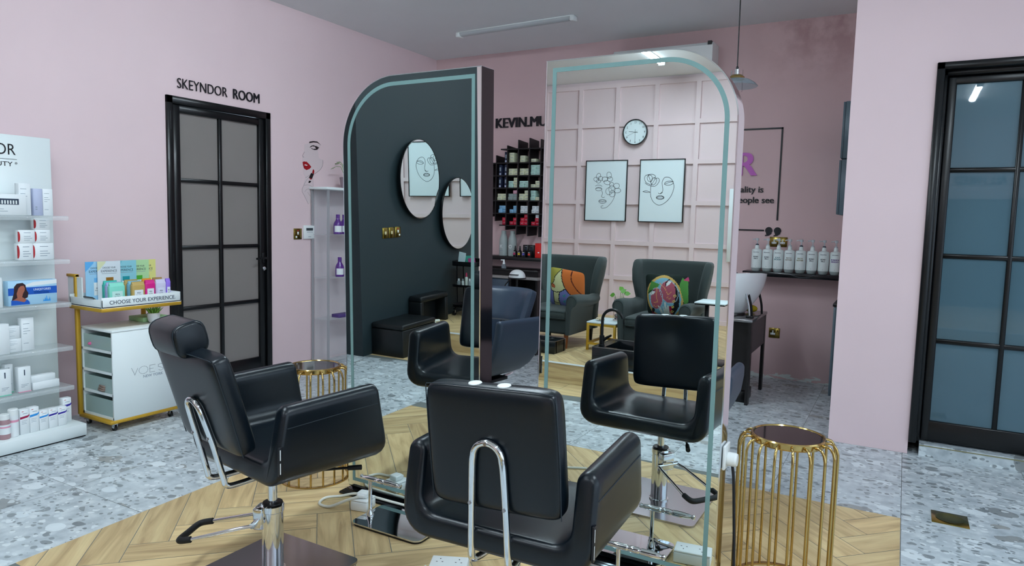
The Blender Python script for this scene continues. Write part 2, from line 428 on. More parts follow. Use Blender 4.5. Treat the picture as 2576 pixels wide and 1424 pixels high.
def planks_herringbone(F, conv, z, mi, W=.15, Lp=.6, gap=.0015):
    c = math.sqrt(.5); u0, v0 = -.021, .064
    xs = [p[0] for p in conv]; ys = [p[1] for p in conv]
    us = [(x+y)*c for x in (min(xs), max(xs)) for y in (min(ys), max(ys))]; vs_ = [(y-x)*c for x in (min(xs), max(xs)) for y in (min(ys), max(ys))]
    for i in range(-60, 60):
        for j in range(-12, 12):
            bu, bv = u0 + i*W - j*Lp, v0 + i*W + j*Lp
            if bu < min(us)-1 or bu > max(us)+1 or bv < min(vs_)-1 or bv > max(vs_)+1: continue
            for k in (0, 1):
                r = (bu, bv, bu+Lp, bv+W) if k == 0 else (bu, bv+W, bu+W, bv+W+Lp)
                q = [(r[0]+gap, r[1]+gap), (r[2]-gap, r[1]+gap), (r[2]-gap, r[3]-gap), (r[0]+gap, r[3]-gap)]
                P = clip([((u-v)*c, (u+v)*c) for u, v in q], conv)
                rg = random.Random(i*1009 + j*31 + k); ou, ov = rg.uniform(0, 30), rg.uniform(0, 30)
                if k == 0: f = lambda x, y, a=bu, b=bv: ((x+y)*c - a + ou, (y-x)*c - b + ov)
                else: f = lambda x, y, a=bu, b=bv: ((y-x)*c - b + ou, (x+y)*c - a + ov)
                F.add(P, z, mi, f, rg.random())
def planks_straight(F, conv, z, mi, W=.2, Lp=.9, gap=.0015, y0=0.):
    xs = [p[0] for p in conv]; ys = [p[1] for p in conv]; y = min(ys); row = 0
    while y < max(ys):
        x = min(xs) - (row % 3)*.31
        while x < max(xs):
            ou, ov = random.uniform(0, 30), random.uniform(0, 30)
            P = clip([(x+gap, y+gap), (x+Lp-gap, y+gap), (x+Lp-gap, y+W-gap), (x+gap, y+W-gap)], conv)
            F.add(P, z, mi, lambda a, b, x=x, y=y: (a-x+ou, b-y+ov), random.random()); x += Lp
        y += W; row += 1

F = Floor()
X1 = 3.0
F.add([(XL-.1, YF-.1), (X1+.1, YF-.1), (X1+.1, YB+.1), (XL-.1, YB+.1)], -.003, 2, lambda x, y: (x, y), .5)
room = [(XL, YP), (X1, YP), (X1, YB), (XL, YB)]
for i in range(-9, 6):
    for j in range(-4, 9):
        x, y = .071 + .6*i, 1.838 + .6*j; g = .0011
        P = clip([(x+g, y+g), (x+.6-g, y+g), (x+.6-g, y+.6-g), (x+g, y+.6-g)], room)
        # joints between pairs of tiles in a row are butted tight
        ox, oy = random.uniform(0, 9), random.uniform(0, 9)
        F.add(P, 0, 0, lambda a, b: (a+ox, b+oy), random.random())
ZONES = [[(-2.93, 1.20), (-1.6, 1.275), (-.75, 1.257), (-.75, 3.705), (-3.09, 3.93)], [(-.75, 1.257), (.069, 1.24), (.069, 3.712), (-.75, 3.705)]]
STRIP = [(XD, YP), (X1, YP), (X1, .29), (-2.2, .298), (-3.65, .322), (XD, .378)]
for ZONE in ZONES: F.add(ZONE, .0012, 2, lambda x, y: (x, y), .5); planks_herringbone(F, ZONE, .002, 1)
F.add(STRIP, .0012, 2, lambda x, y: (x, y), .5); planks_straight(F, STRIP, .002, 1)
# raised platform in front of the panelled wall
PLAT = [(XL, YF), (X1, YF), (X1, YP), (XL, YP)]
F.add(PLAT, ZP-.001, 2, lambda x, y: (x, y), .5); planks_herringbone(F, PLAT, ZP, 1)
x = XL
while x < X1:
    o_ = random.uniform(0, 30); e = min(x+.9, X1)
    F.addv([(x+.001, YP, .002), (e-.001, YP, .002), (e-.001, YP, ZP-.002), (x+.001, YP, ZP-.002)], 1, [(o_, 0), (o_+.9, 0), (o_+.9, .17), (o_, .17)], random.random()*.5); x += .9
struct(F.build('floor', [M_TERR, M_WOOD, M_GROUT]))
M_TRIM = mat('white_metal_trim', '#e6ecef', .3)
struct(B(M_TRIM).box((XL, YP-.02, ZP-.004), (X1, YP+.006, ZP+.006), .002).build('trim_1'))

def slab(mb, a, b): return mb.box(a, b)
T = .12
wl = B(M_PINK)
LD = (3.217, 4.172, 2.232)      # left doorway: y0, y1, top
slab(wl, (XL-T, .385, 0), (XL, LD[0], ZC)); slab(wl, (XL-T, LD[1], 0), (XL, YB, ZC)); slab(wl, (XL-T, LD[0], LD[2]), (XL, LD[1], ZC))
struct(wl.build('wall_left'))
struct(B(M_DARKW).box((XL-T, -1.573, 0), (XD, .385, ZC)).build('wall_dark'))
struct(B(M_PANEL).box((XL-T, YF, 0), (XL, -1.573, ZC)).build('wall_left_front'))
struct(B(M_PINKB).box((XL-T, YB, 0), (X1, YB+T, ZC)).build('wall_back'))
wr = B(M_PINK); RD = (.098, .968, 2.357)
slab(wr, (-.35, YR, 0), (RD[0], YR+.16, ZC)); slab(wr, (RD[1], YR, 0), (X1, YR+.16, ZC)); slab(wr, (RD[0], YR, RD[2]), (RD[1], YR+.16, ZC))
slab(wr, (-.35, YR+.16, 0), (-.23, YB, ZC))
struct(wr.build('wall_right'))
WY0, WY1, WZ0, WZ1 = -2.6, 3.9, .25, 2.85           # wide shop window in the right-hand side wall
ws = B(M_PANEL); ws.box((X1, YF, 0), (X1+T, WY0, ZC)); ws.box((X1, WY1, 0), (X1+T, YB, ZC)); ws.box((X1, WY0, 0), (X1+T, WY1, WZ0)); ws.box((X1, WY0, WZ1), (X1+T, WY1, ZC)); struct(ws.build('wall_side'))
wn = B(M_BLACKF)
for k in range(6):
    y = WY0 + (WY1-WY0)*k/5; wn.box((X1+.03, y-.03, WZ0), (X1+.09, y+.03, WZ1))
for z in (WZ0, WZ1): wn.box((X1+.0305, WY0, z-.03), (X1+.0895, WY1, z+.03))
struct(wn.build('window_1'))
pl = bpy.data.lights.new('window_portal', 'AREA'); pl.shape = 'RECTANGLE'; pl.size = WZ1-WZ0; pl.size_y = WY1-WY0; pl.cycles.is_portal = True
po = bpy.data.objects.new('window_portal', pl); COL.objects.link(po); po.location = (X1+.10, (WY0+WY1)/2, (WZ0+WZ1)/2); po.rotation_euler = (0, R(90), 0)
struct(B(M_CEIL).box((XL-T, YF-T, ZC), (X1+T, YB+T, ZC+.1)).build('ceiling'))
wf = B(M_PANEL); wf.box((XL-T, YF-T, 0), (X1, YF, ZC))
RAILS = [3.10, 2.61, 2.128, 1.63, 1.115, .665, .195]
for z in RAILS: wf.box((XL, YF, z-.027), (X1, YF+.028, z+.027))
for k in range(-2, 14):
    x = -3.784 + .51*k
    if x < XL+.03 or x > X1-.03: continue
    wf.box((x-.028, YF, .17), (x+.028, YF+.0276, 3.12))
struct(wf.build('wall_front'))
struct(B(mat('dark_counter_panel', '#3d4a4c', .6)).box((.25, YF+.02, ZP), (2.6, YF+.08, 1.87), .004).build('trim_2'))

# ---------------------------------------------------------------- doors
d = struct(thing('door_1', 'black framed glass door in the left wall under the room lettering', 'door', (XL, 0, 0), 0)); 
fr = B(M_BLACKF); y0, y1, zt = LD
for a, b in (((-.10, y0, 0), (.018, y0+.05, zt)), ((-.10, y1-.05, 0), (.018, y1, zt)), ((-.10, y0, zt-.055), (.018, y1, zt))): fr.box(a, b, .003, 1)
fr.build('frame', d)
lf = B(M_BLACKF); a0, a1 = y0+.055, y1-.055; zt2 = zt-.06
lf.box((-.045, a0, .012), (.006, 3.330, zt2), .004, 1); lf.box((-.045, 4.055, .012), (.006, a1, zt2), .004, 1)
lf.box((-.044, a0, 2.118), (.0055, a1, zt2), .004, 1); lf.box((-.044, a0, .012), (.0055, a1, .15), .004, 1)
lf.box((-.04, 3.669, .1), (.0, 3.699, 2.14), .003, 1)
for z in (1.618, 1.108, .637): lf.box((-.0405, 3.31, z-.015), (-.0005, 4.07, z+.015), .003, 1)
lf.build('leaf', d)
g = B(M_FROSTL); g.box((-.028, 3.32, .14), (-.02, 4.065, 2.125)); g.build('glass_pane', d)
hg = B(M_BLACKM)
for z in (2.055, 1.0, .3): hg.cyl((.012, y0+.032, z-.066), (.012, y0+.032, z+.066), .008)
hg.build('hinge', d)
hn = B(M_BLACKM); hn.cyl((.004, 4.095, 1.003), (.05, 4.095, 1.003), .011); hn.tube([(.05, 4.1, 1.003), (.05, 4.04, 1.003), (.05, 3.985, 1.0)], .009); hn.box((.005, 4.078, .96), (.012, 4.112, 1.05), .004, 1)
hn.build('handle', d)
lk = B(M_CHROME); lk.lathe([(0, .006), (.017, .006), (.017, .014), (.0, .016)], (0, 4.092, .912), 20, 'x'); lk.box((.014, 4.089, .905), (.035, 4.095, .92), .001, 1); lk.build('lock', d)

d = struct(thing('door_2', 'black framed frosted glass door on a stone step in the right wall', 'door', (0, YR, 0), 0))
x0, x1, zt = RD
fr = B(M_BLACKF)
for a, b in (((x0, -.02, .078), (x0+.042, .15, zt)), ((x1-.042, -.02, .078), (x1, .15, zt)), ((x0, -.02, zt-.042), (x1, .15, zt)), ((x0+.03, .035, .078), (x0+.06, .15, zt-.03)), ((x1-.06, .035, .078), (x1-.03, .15, zt-.03)), ((x0+.03, .035, zt-.07), (x1-.03, .15, zt-.03))): fr.box(a, b, .004, 1)
fr.build('frame', d)
lf = B(M_BLACKF); a0, a1 = x0+.062, x1-.062
lf.box((a0, .05, .088), (.206, .095, zt-.075), .008, 2); lf.box((.860, .05, .088), (a1, .095, zt-.075), .008, 2)
lf.box((a0, .0505, 2.237), (a1, .0945, zt-.075), .008, 2); lf.box((a0, .0505, .088), (a1, .0945, .213), .008, 2)
lf.box((.52, .052, .2), (.546, .092, 2.25), .004, 1)
for z in (1.737, 1.226, .708): lf.box((.2, .053, z-.014), (.87, .091, z+.014), .004, 1)
lf.build('leaf', d)
B(M_FROSTR).box((.195, .066, .2), (.872, .074, 2.245)).build('glass_pane', d)
st = B(M_TERR); st.box((.158, -.005, 0), (x1, .16, .076)); st.m(mat('sill_grout', '#8a8663', .7)).box((.158, -.0065, .063), (x1, -.004, .069)); so = st.build('sill', d)
u_ = so.data.uv_layers.new(name='UVMap')
for p_ in so.data.polygons:
    for li in p_.loop_indices:
        v_ = so.data.vertices[so.data.loops[li].vertex_index].co; u_.data[li].uv = (v_.x + 3.3, v_.y - v_.z)

# ---------------------------------------------------------------- ceiling lights
for i, (x, ya, yb) in enumerate(BATTENS):
    lab = ['lit white ceiling batten above the armchairs, seen in the right-hand mirror', 'lit white ceiling batten over the left styling chair', 'lit white ceiling batten reflected in the frosted glass door', 'lit white ceiling batten in front of the stone step', 'unseen added ceiling batten behind the standing mirrors, brightening the back wall'][i]
    t = thing('ceiling_light', lab, 'light', (x, (ya+yb)/2, ZC), 0, 'ceiling battens')
    hL = (yb-ya)/2
    h = B(M_WHITEP); h.box((-.042, -hL, -.008), (.042, hL, 0), .002, 1); h.box((-.04, -hL-.02, -.045), (.04, -hL, 0), .006, 1); h.box((-.04, hL, -.045), (.04, hL+.02, 0), .006, 1); h.build('housing', t)
    f = B(M_LAMP); f.prism([(-.038, -.008)] + [(.038*math.cos(R(180+a)), -.012+.026*math.sin(R(180+a))) for a in range(0, 181, 30)] + [(.038, -.008)], -hL+.001, hL-.001, 'y', True); f.build('diffuser', t)
t = thing('ceiling_light', 'unlit white ceiling batten near the back wall', 'light', ((-3.885-2.645)/2, 5.685, ZC), -2.5, 'ceiling battens')
h = B(M_WHITEP); h.box((-.62, -.042, -.008), (.62, .042, 0), .002, 1); h.box((-.64, -.04, -.045), (-.595, .04, 0), .006, 1); h.box((.595, -.04, -.045), (.64, .04, 0), .006, 1); h.build('housing', t)
f = B(M_OFF); f.prism([(-.038, -.008)] + [(.038*math.cos(R(180+a)), -.012+.026*math.sin(R(180+a))) for a in range(0, 181, 30)] + [(.038, -.008)], -.595, .595, 'x', True); f.build('diffuser', t)

# ---------------------------------------------------------------- the two standing mirrors
def mirror(label, x0, x1, zb, zt, rad, side, loc, tilt):
    t = thing('standing_mirror', label, 'mirror', loc, 0, 'double-sided standing mirrors'); t.rotation_euler.x = R(tilt)
    def outline(o, rr=None):
        r = rad - o if rr is None else rr; c = rad
        a, b, e, g_ = x0+o, x1-o, zb+o, zt-o
        if side == 'l': return [(a, e), (b, e), (b, g_)] + arc(x0+c, zt-c, r, 90, 180, 24)
        return [(a, e), (b, e)] + arc(x1-c, zt-c, r, 0, 90, 24) + [(a, g_)]
    D = .1
    fr = B(M_CHROME); O = outline(0); I = outline(.004)
    A = [fr.V((u, .0015, v)) for u, v in O]; Bk = [fr.V((u, D-.0015, v)) for u, v in O]; k = len(O)
    sd = [fr.bm.faces.new((A[i], Bk[i], Bk[(i+1) % k], A[(i+1) % k])) for i in range(k)]; fr._fin(sd, True)
    for ring, yy in ((A, .0), (Bk, D)):
        C = [fr.V((u, yy, v)) for u, v in I]
        fr._fin([fr.bm.faces.new((ring[i], ring[(i+1) % k], C[(i+1) % k], C[i])) for i in range(k)], False)
    for e in fr.bm.edges:
        if len(e.link_faces) == 2 and e.calc_face_angle(0) > .5: e.smooth = False
    fr.build('frame', t)
    ex, e0 = (x1, .0004) if side == 'l' else (x0, -.0014)
    B(mat('dark_edge_strip', '#433e40', .12, 1.)).box((ex+e0, .002, zb+.001), (ex+e0+.001, D-.002, zt-.002)).build('edge_strip', t)
    for nm, ya, yb in (('mirror_pane', .0002, .003), ('rear_pane', D-.003, D-.0002)):
        B(M_MIRROR).prism(outline(.0042), ya, yb).build(nm, t)
    w0, w1 = .031, .048
    for nm, yy, dy in (('frosted_strip', -.0002, -.0005), ('rear_strip', D+.0002, .0005)):
        s = B(M_FROST); O = outline(w0); I = outline(w1); k = len(O)
        for y_ in (yy, yy+dy):
            A = [s.V((u, y_, v)) for u, v in O]; C = [s.V((u, y_, v)) for u, v in I]
            s._fin([s.bm.faces.new((A[i], A[(i+1) % k], C[(i+1) % k], C[i])) for i in range(k)], False)
        s.build(nm, t)
    b = B(mat('dark_polished_base', '#1b2023', .12, .8)); b.box((x0-.014, -.055, .0), (x1+.014, D+.055, .014), .004, 1)
    b.box((x0+.02, .006, .012), (x1-.02, D-.006, zb), 0); b.build('base', t)
    return t
M_L = mirror('tall LED mirror facing the left salon chair, reflecting the dark wall', -.39, .39, .03, 2.02, .31, 'l', (-1.972, 2.546, 0), 1.5)
M_R = mirror('tall LED mirror facing the middle salon chair, reflecting the pink panelled wall', -.383, .383, .03, 2.022, .27, 'r', (-.92, 2.54, 0), 0)
# ================================================================ salon chairs
def u_shell(mb, W=.31, tw=.066, zb=.415, zseat=.495, ztop=.70, ro=.10, ri=.06, yr=None, yf=None, rise=.015, re=.02, flare=0., nst=12, seatdrop=.012):
    # one upholstered U: arm, seat, arm. Outline in x-z swept from back to front, its two ends rounded over
    def outline(o):
        P = []; r = ro - o; wt = W - o
        # outer bottom, left to right, then up the right arm, over its rounded top, down inside, across the seat, up the left arm
        P += [(-(W-ro) + r*math.cos(R(a)), zb+ro + r*math.sin(R(a))) for a in range(225, 271, 15)]
        for i in range(1, 12): P.append((-(W-ro) + 2*(W-ro)*i/12, zb+o))
        P += [((W-ro) + r*math.cos(R(a)), zb+ro + r*math.sin(R(a))) for a in range(270, 361, 15)]
        n = 8; za = zb+ro; zt = ztop - tw/2
        for i in range(1, n+1): P.append((wt - flare*(i/n)*0, za + (zt-za)*i/n))
        rt = tw/2 - o
        P += [(W - tw/2 + rt*math.cos(R(a)), zt + rt*math.sin(R(a))) for a in range(20, 181, 20)]
        xi = W - tw + o
        zi = zseat + ri + 0
        for i in range(1, n+1): P.append((xi, zt + (zi-zt)*i/n))
        r2 = ri + o
        P += [((xi - ri) + (ri)*math.cos(R(-a)), zi + (ri+o*0)*math.sin(R(-a)) - o) for a in range(15, 91, 15)]
        for i in range(1, 12): P.append(((xi-ri) - 2*(xi-ri)*i/12, zseat - o))
        Q = [(-x, z) for x, z in P if x > 0]
        return P, None
    def full(o):
        # right half from the bottom centre round to the seat centre, mirrored
        H = []; r = ro - o; rt = tw/2 - o; zt = ztop - tw/2; xi = W - tw + o; zi = zseat - o + ri
        for i in range(0, 7): H.append(((W-ro)*i/6*.999, zb+o))
        H += [((W-ro) + r*math.cos(R(a)), zb+ro + r*math.sin(R(a))) for a in range(-75, 1, 15)]
        for i in range(1, 8): H.append((W-o, zb+ro + (zt-zb-ro)*i/7))
        H += [(W - tw/2 + rt*math.cos(R(a)), zt + rt*math.sin(R(a))) for a in range(20, 181, 20)]
        for i in range(1, 8): H.append((xi, zt + (zi-zt)*i/7))
        H += [((xi-ri) + ri*math.cos(R(-a)), zi + ri*math.sin(R(-a))) for a in range(15, 91, 15)]
        for i in range(1, 7): H.append(((xi-ri)*(1-i/6), zseat - o))
        L_ = [(-x, z) for x, z in H[1:-1]][::-1]
        return H + L_
    ts = []
    for i in range(5): a = R(90*i/4); ts.append(('r', re*(1-math.sin(a)), re*(1-math.cos(a))))
    for i in range(1, nst): ts.append(('m', i/nst, 0))
    for i in range(4, -1, -1): a = R(90*i/4); ts.append(('f', re*(1-math.sin(a)), re*(1-math.cos(a))))
    rings = []
    for kind, a, b in ts:
        o = b if kind == 'm' else a
        ring = []
        for x, z in full(o if kind != 'm' else 0):
            hr = max(0, min(1, (z - zb)/(ztop - zb)))
            y0, y1 = yr(z), yf(z)
            if kind == 'r': y = y0 + b
            elif kind == 'f': y = y1 - b
            else: y = y0 + re + (y1-y0-2*re)*a
            t = (y-y0)/max(1e-6, y1-y0)
            zz = z + rise*t*hr
            # soft hollow in the seat
            if abs(x) < W-tw-.01 and z > zb+.03 and z < zseat+.05: zz -= seatdrop*math.sin(math.pi*min(1, max(0, t)))*(1-(x/(W-tw))**2)
            ring.append(mb.V((x, y, zz)))
        rings.append(ring)
    k = len(rings[0]); fs = []
    for A, Bq in zip(rings, rings[1:]):
        for i in range(k): fs.append(mb.bm.faces.new((A[i], A[(i+1) % k], Bq[(i+1) % k], Bq[i])))
    fs.append(mb.bm.faces.new(rings[0])); fs.append(mb.bm.faces.new(rings[-1][::-1])); mb._fin(fs, True)
    return mb, full

def lerp(pts):
    def f(z):
        if z <= pts[0][0]: return pts[0][1]
        for (a, b), (c, d) in zip(pts, pts[1:]):
            if z <= c: return b + (d-b)*(z-a)/(c-a)
        return pts[-1][1]
    return f
def pump(t, lift, lev, rz0=0., plate=.235):
    # the base stays square to the room while the seat swivels
    def fix(o): o.rotation_euler.z = R(rz0); return o
    p = B(M_STEEL); p.prism(rrect(-plate, -plate, plate, plate, .03), .0, .012, 'z'); fix(p.build('base_plate', t))
    c = B(M_CHROME); c.lathe([(.047, .012), (.047, .018), (.040, .02), (.040, .245), (.043, .248), (.043, .27), (.038, .276)], n=32)
    c.cyl((0, 0, .27), (0, 0, .40+lift), .0175, n=20); fix(c.build('pump_column', t))
    b = B(M_BLACKP); b.lathe([(.0385, .2765), (.037, .281), (.02, .283)], n=32); fix(b.build('collar', t))
    # foot lever: chrome collar box with a bent bar and rubber grip
    l = B(M_CHROME); l.T = Matrix.Rotation(R(lev), 4, 'Z')
    l.box((.028, -.034, .178), (.066, .034, .262), .006); l.cyl((.056, -.06, .205), (.056, .06, .205), .011)
    for s in (-1, 1): l.tube([(.056, s*.055, .205), (.10, s*.065, .198), (.285, s*.082, .150), (.30, s*.082, .147)], .0065)
    lo = fix(l.build('foot_lever', t))
    g = B(M_RUBBER); g.T = Matrix.Rotation(R(lev), 4, 'Z')
    g.tube(smoothpath([(.285, -.082, .150), (.325, -.080, .142), (.338, -.06, .139), (.338, 0, .139), (.338, .06, .139), (.325, .080, .142), (.285, .082, .150)], 4), .0125)
    g.build('lever_grip', lo)
def base_tube(t, lift):
    b = B(M_BLACKM); b.box((-.12, -.12, .398+lift), (.12, .12, .416+lift), .003); b.build('swivel_plate', t)

def styling_chair(name, label, loc, rz, lift, lev, recline, headrest, buttons, platerz=0., hp=0., roll=0.):
    t = thing(name, label, 'chair', loc, rz, 'black leather styling chairs')
    z = lift
    sh = B(M_LEATHER)
    yr = lerp([(.40+z, -.168), (.54+z, -.165), (.71+z, -.132)]); yf = lerp([(.395+z, .285), (.44+z, .31), (.47+z, .312), (.72+z, .262)])
    u_shell(sh, zb=.418+z, zseat=.497+z, ztop=.705+z, yr=yr, yf=yf, ro=.085, ri=.055)
    so = sh.build('seat_shell', t)
    # seams: across the outside of each arm and round the seat front
    for s in (-1, 1):
        sm = B(M_STITCH); sm.tube([(s*.3103, yr(.635+z)+.02, .632+z), (s*.3106, .08, .641+z), (s*.3103, yf(.645+z)-.02, .647+z)], .0017, n=6); sm.build('arm_seam', so)
    tg = B(M_INK); tg.box((.306, yr(.53+z)+.004, .475+z), (.3125, yr(.53+z)+.022, .575+z), .001); 
    tg.m(M_WHITEP).box((.3122, yr(.53+z)+.008, .482+z), (.3128, yr(.53+z)+.0115, .52+z)); tg.box((.3122, yr(.53+z)+.008, .53+z), (.3128, yr(.53+z)+.0115, .566+z)); tg.build('maker_tag', so)
    # backrest
    bk = B(M_LEATHER); yb_, yt_ = recline
    H = .37; zc = (.710 if headrest else .735)+z; ang = math.atan2(yb_-yt_, H)
    bk.T = Matrix.Translation((0, (yb_+yt_)/2, zc)) @ Matrix.Rotation(ang, 4, 'X') @ Matrix.Rotation(R(roll), 4, 'Y')
    def off(u, v, side):
        # face seen by the sitter is +y: a wide hollow high up, softly dished; rear flat
        if side > 0:
            return -.012*(1-u*u)*(1-v*v) - (.022*math.exp(-((u)**2/.16 + (v-.55)**2/.14)) if not headrest else 0.)
        return .0
    puff(bk, .425, .076, H, n=9, nu=30, nv=30, off=off)
    bo = bk.build('backrest', t)
    sm = B(M_STITCH); sm.T = bk.T
    P = []
    for u in range(-18, 19): P.append((u/18*.203, -.031, .184 - .004*abs(u/18)**6))
    sm.tube(P, .0016, n=6); sm.build('back_seam', bo)
    for s in (-1, 1):
        sm = B(M_STITCH); sm.T = bk.T; sm.tube([(s*.2075, -.028, .176), (s*.2100, -.027, 0), (s*.2075, -.028, -.176)], .0016, n=6); sm.build('back_seam', bo)
    if buttons:
        for x in (-.047, .047):
            bb = B(M_WHITEP); bb.T = bk.T; bb.lathe([(0, .003), (.012, .0035), (.019, .002), (.021, -.002), (.021, -.008)], (x-.008, 0, .1845), 24); bb.build('button', bo)
    # chrome hairpin bracket running up the back
    tb = B(M_CHROME); ya = lambda zz: (yb_+yt_)/2 - math.tan(ang)*(zz-zc) - .038/math.cos(ang) - .013
    P = [(-.05, -.06, .388+z), (-.058, ya(.44+z)+.045, .386+z), (-.06, ya(.44+z)+.01, .395+z), (-.06, ya(.44+z), .425+z), (-.056, ya(.55+z), .55+z), (-.05, ya(.68+z+hp), .68+z+hp), (-.046, ya(.715+z+hp), .715+z+hp)]
    P = smoothpath(P, 5); a = [(.046*math.cos(R(q)), ya(.715+z+hp+.046*math.sin(R(q))), .715+z+hp+.046*math.sin(R(q))) for q in range(165, 14, -15)]
    P = list(P) + a + [(-p.x, p.y, p.z) for p in reversed(P)]
    tb.tube(P, .0108, n=14); to = tb.build('back_bracket', t)
    for x, h_ in ((-.0553, .575), (.0553, .575), (0, .761+hp)):
        sc_ = B(M_STEEL); sc_.cyl((x, ya(h_+z)-.0105, h_+z), (x, ya(h_+z)-.014, h_+z), .005); sc_.build('screw', to)
    if headrest:
        hd = B(M_LEATHER); zt = zc + H/2*math.cos(ang); yt2 = (yb_+yt_)/2 - math.sin(ang)*H/2
        hd.T = Matrix.Translation((-.062, yt2-.010, zt+.036)) @ Matrix.Rotation(ang*.9, 4, 'X')
        # rounded bolster: a D-shaped section swept across
        prof = []
        for q in range(0, 360, 15):
            cx, cz = math.cos(R(q)), math.sin(R(q)); e = .62
            prof.append((.058*math.copysign(abs(cx)**e, cx), .060*math.copysign(abs(cz)**e, cz)))
        xs = [(-.10, .0), (-.10, .80), (-.097, .92), (-.09, .985), (-.08, 1.), (-.04, 1.01), (.04, 1.01), (.08, 1.), (.09, .985), (.097, .92), (.10, .80), (.10, .0)]
        rg = [[hd.V((x, k_*a, k_*b_)) for a, b_ in prof] for x, k_ in xs if k_ > 0]
        fs = []; kk = len(prof)
        for A, C in zip(rg, rg[1:]):
            for i in range(kk): fs.append(hd.bm.faces.new((A[i], A[(i+1) % kk], C[(i+1) % kk], C[i])))
        fs.append(hd.bm.faces.new(rg[0])); fs.append(hd.bm.faces.new(rg[-1][::-1])); hd._fin(fs, True)
        ho = hd.build('headrest', t)
        for x in (-.0905, .0905):
            sm = B(M_STITCH); sm.T = hd.T; sm.tube([(x, .99*a, .99*b_) for a, b_ in prof], .0016, n=6, closed=True); sm.build('headrest_seam', ho)
        for x in (-.075, .005):
            ps = B(M_CHROME); ps.cyl((x, yt2-.012, zt-.03), (x, yt2-.016, zt+.03), .006); ps.build('headrest_post', t)
    base_tube(t, lift)
    lv = B(M_BLACKM); lv.tube([(.10, .02, .392+z), (.16, .12, .386+z), (.20, .22, .378+z)], .005); lv.m(M_RUBBER).tube([(.195, .205, .379+z), (.215, .255, .374+z)], [.009, .0105]); lv.build('recline_lever', t)
    pump(t, lift, lev, platerz - rz)
    return t
C_L = styling_chair('styling_chair', 'black leather salon chair with a headrest, at the left mirror', (-2.048, 1.79, 0), -10.5, .03, 205, (-.198, -.308), True, False, hp=-.052)
C_M = styling_chair('styling_chair', 'black leather salon chair with two white buttons on its back, seen from behind', (-.985, 1.80, 0), 2.5, 0., 35, (-.125, -.158), False, True, roll=-2.5)

# two chairs of another shape on the far side of the mirrors
def tub_chair(label, loc, rz, lift, lev):
    t = thing('tub_chair', label, 'chair', loc, rz, 'navy tub chairs behind the mirrors'); z = lift
    sh = B(M_LEATHER2); yr = lerp([(.36+z, -.2), (.75+z, -.22)]); yf = lerp([(.36+z, .20), (.42+z, .24), (.72+z, .20)])
    u_shell(sh, W=.315, tw=.05, zb=.37+z, zseat=.428+z, ztop=.745+z, ro=.31, ri=.25, yr=yr, yf=yf, re=.016, rise=.01, seatdrop=0.)
    so = sh.build('seat_shell', t)
    # curved backrest band
    bk = B(M_LEATHER2)
    def fn(side):
        def f(a, b):
            q = -1+2*a; th = q*.95; u = 1-abs(q)**7; v = -1+2*b; w_ = (1-abs(v)**7)
            r = .30 + side*.04*max(0, u*w_)**.35
            return (r*math.sin(th)*.86, -.30 + .30 - r*math.cos(th) + .045 - .10*(v+1)*.5, .785+z + v*.102)
        return f
    bk.grid(fn(-1), 30, 16); bk.grid(fn(1), 30, 16); bmesh.ops.remove_doubles(bk.bm, verts=bk.bm.verts[:], dist=1e-5)
    bk.build('backrest', t)
    for s in (-1, 1):
        br = B(M_CHROME); br.tube(smoothpath([(s*.05, -.05, .352+z), (s*.055, -.24, .36+z), (s*.055, -.315, .44+z), (s*.05, -.335, .62+z)], 5), .0105); br.build('back_bracket', t)
    b = B(M_BLACKM); b.box((-.12, -.12, .352+z), (.12, .12, .372+z), .003); b.build('swivel_plate', t)
    pump(t, lift-.05, lev, -rz)
    return t
tub_chair('navy leather tub chair seen through the gap between the two mirrors', (-2.165, 3.46, 0), 172, .07, 60)
tub_chair('navy leather tub chair peeping out past the right edge of the right mirror', (-.985, 3.46, 0), 183, -.075, 120)

# footrests in front of the mirrors: a T bar on a mirror-polished plate
def footrest(label, loc, tx):
    t = thing('footrest', label, 'footrest', loc, 0, 'chrome footrests')
    p = B(mat('mirror_polish', '#d5d8dc', .03, 1.)); p.prism(rrect(-.19, -.117, .19, .117, .035), .012, .018, 'z'); p.m(M_BLACKP).prism(rrect(-.187, -.114, .187, .114, .035), 0, .0125, 'z'); p.build('plate', t)
    p = B(M_CHROME); p.lathe([(.018, .018), (.016, .03), (.010, .045), (.0085, .06), (.0085, .186)], (tx, -.02, 0), 18); p.build('post', t)
    b = B(M_CHROME)
    prof = [(.0, -.19), (.009, -.188), (.011, -.18), (.0075, -.165), (.0105, -.15), (.0125, -.10), (.0125, -.045), (.0095, -.035), (.0125, -.022), (.0125, .022), (.0095, .035), (.0125, .045), (.0125, .10), (.0105, .15), (.0075, .165), (.011, .18), (.009, .188), (0, .19)]
    b.lathe([(r, x*.62) for r, x in prof], (tx+.06, -.02, .192), 16, 'x'); b.build('foot_bar', t)
    return t
footrest('chrome footrest before the left mirror', (-1.89, 2.367, 0), -.155)
footrest('chrome footrest before the right mirror, behind the middle chair', (-.955, 2.362, 0), .11)

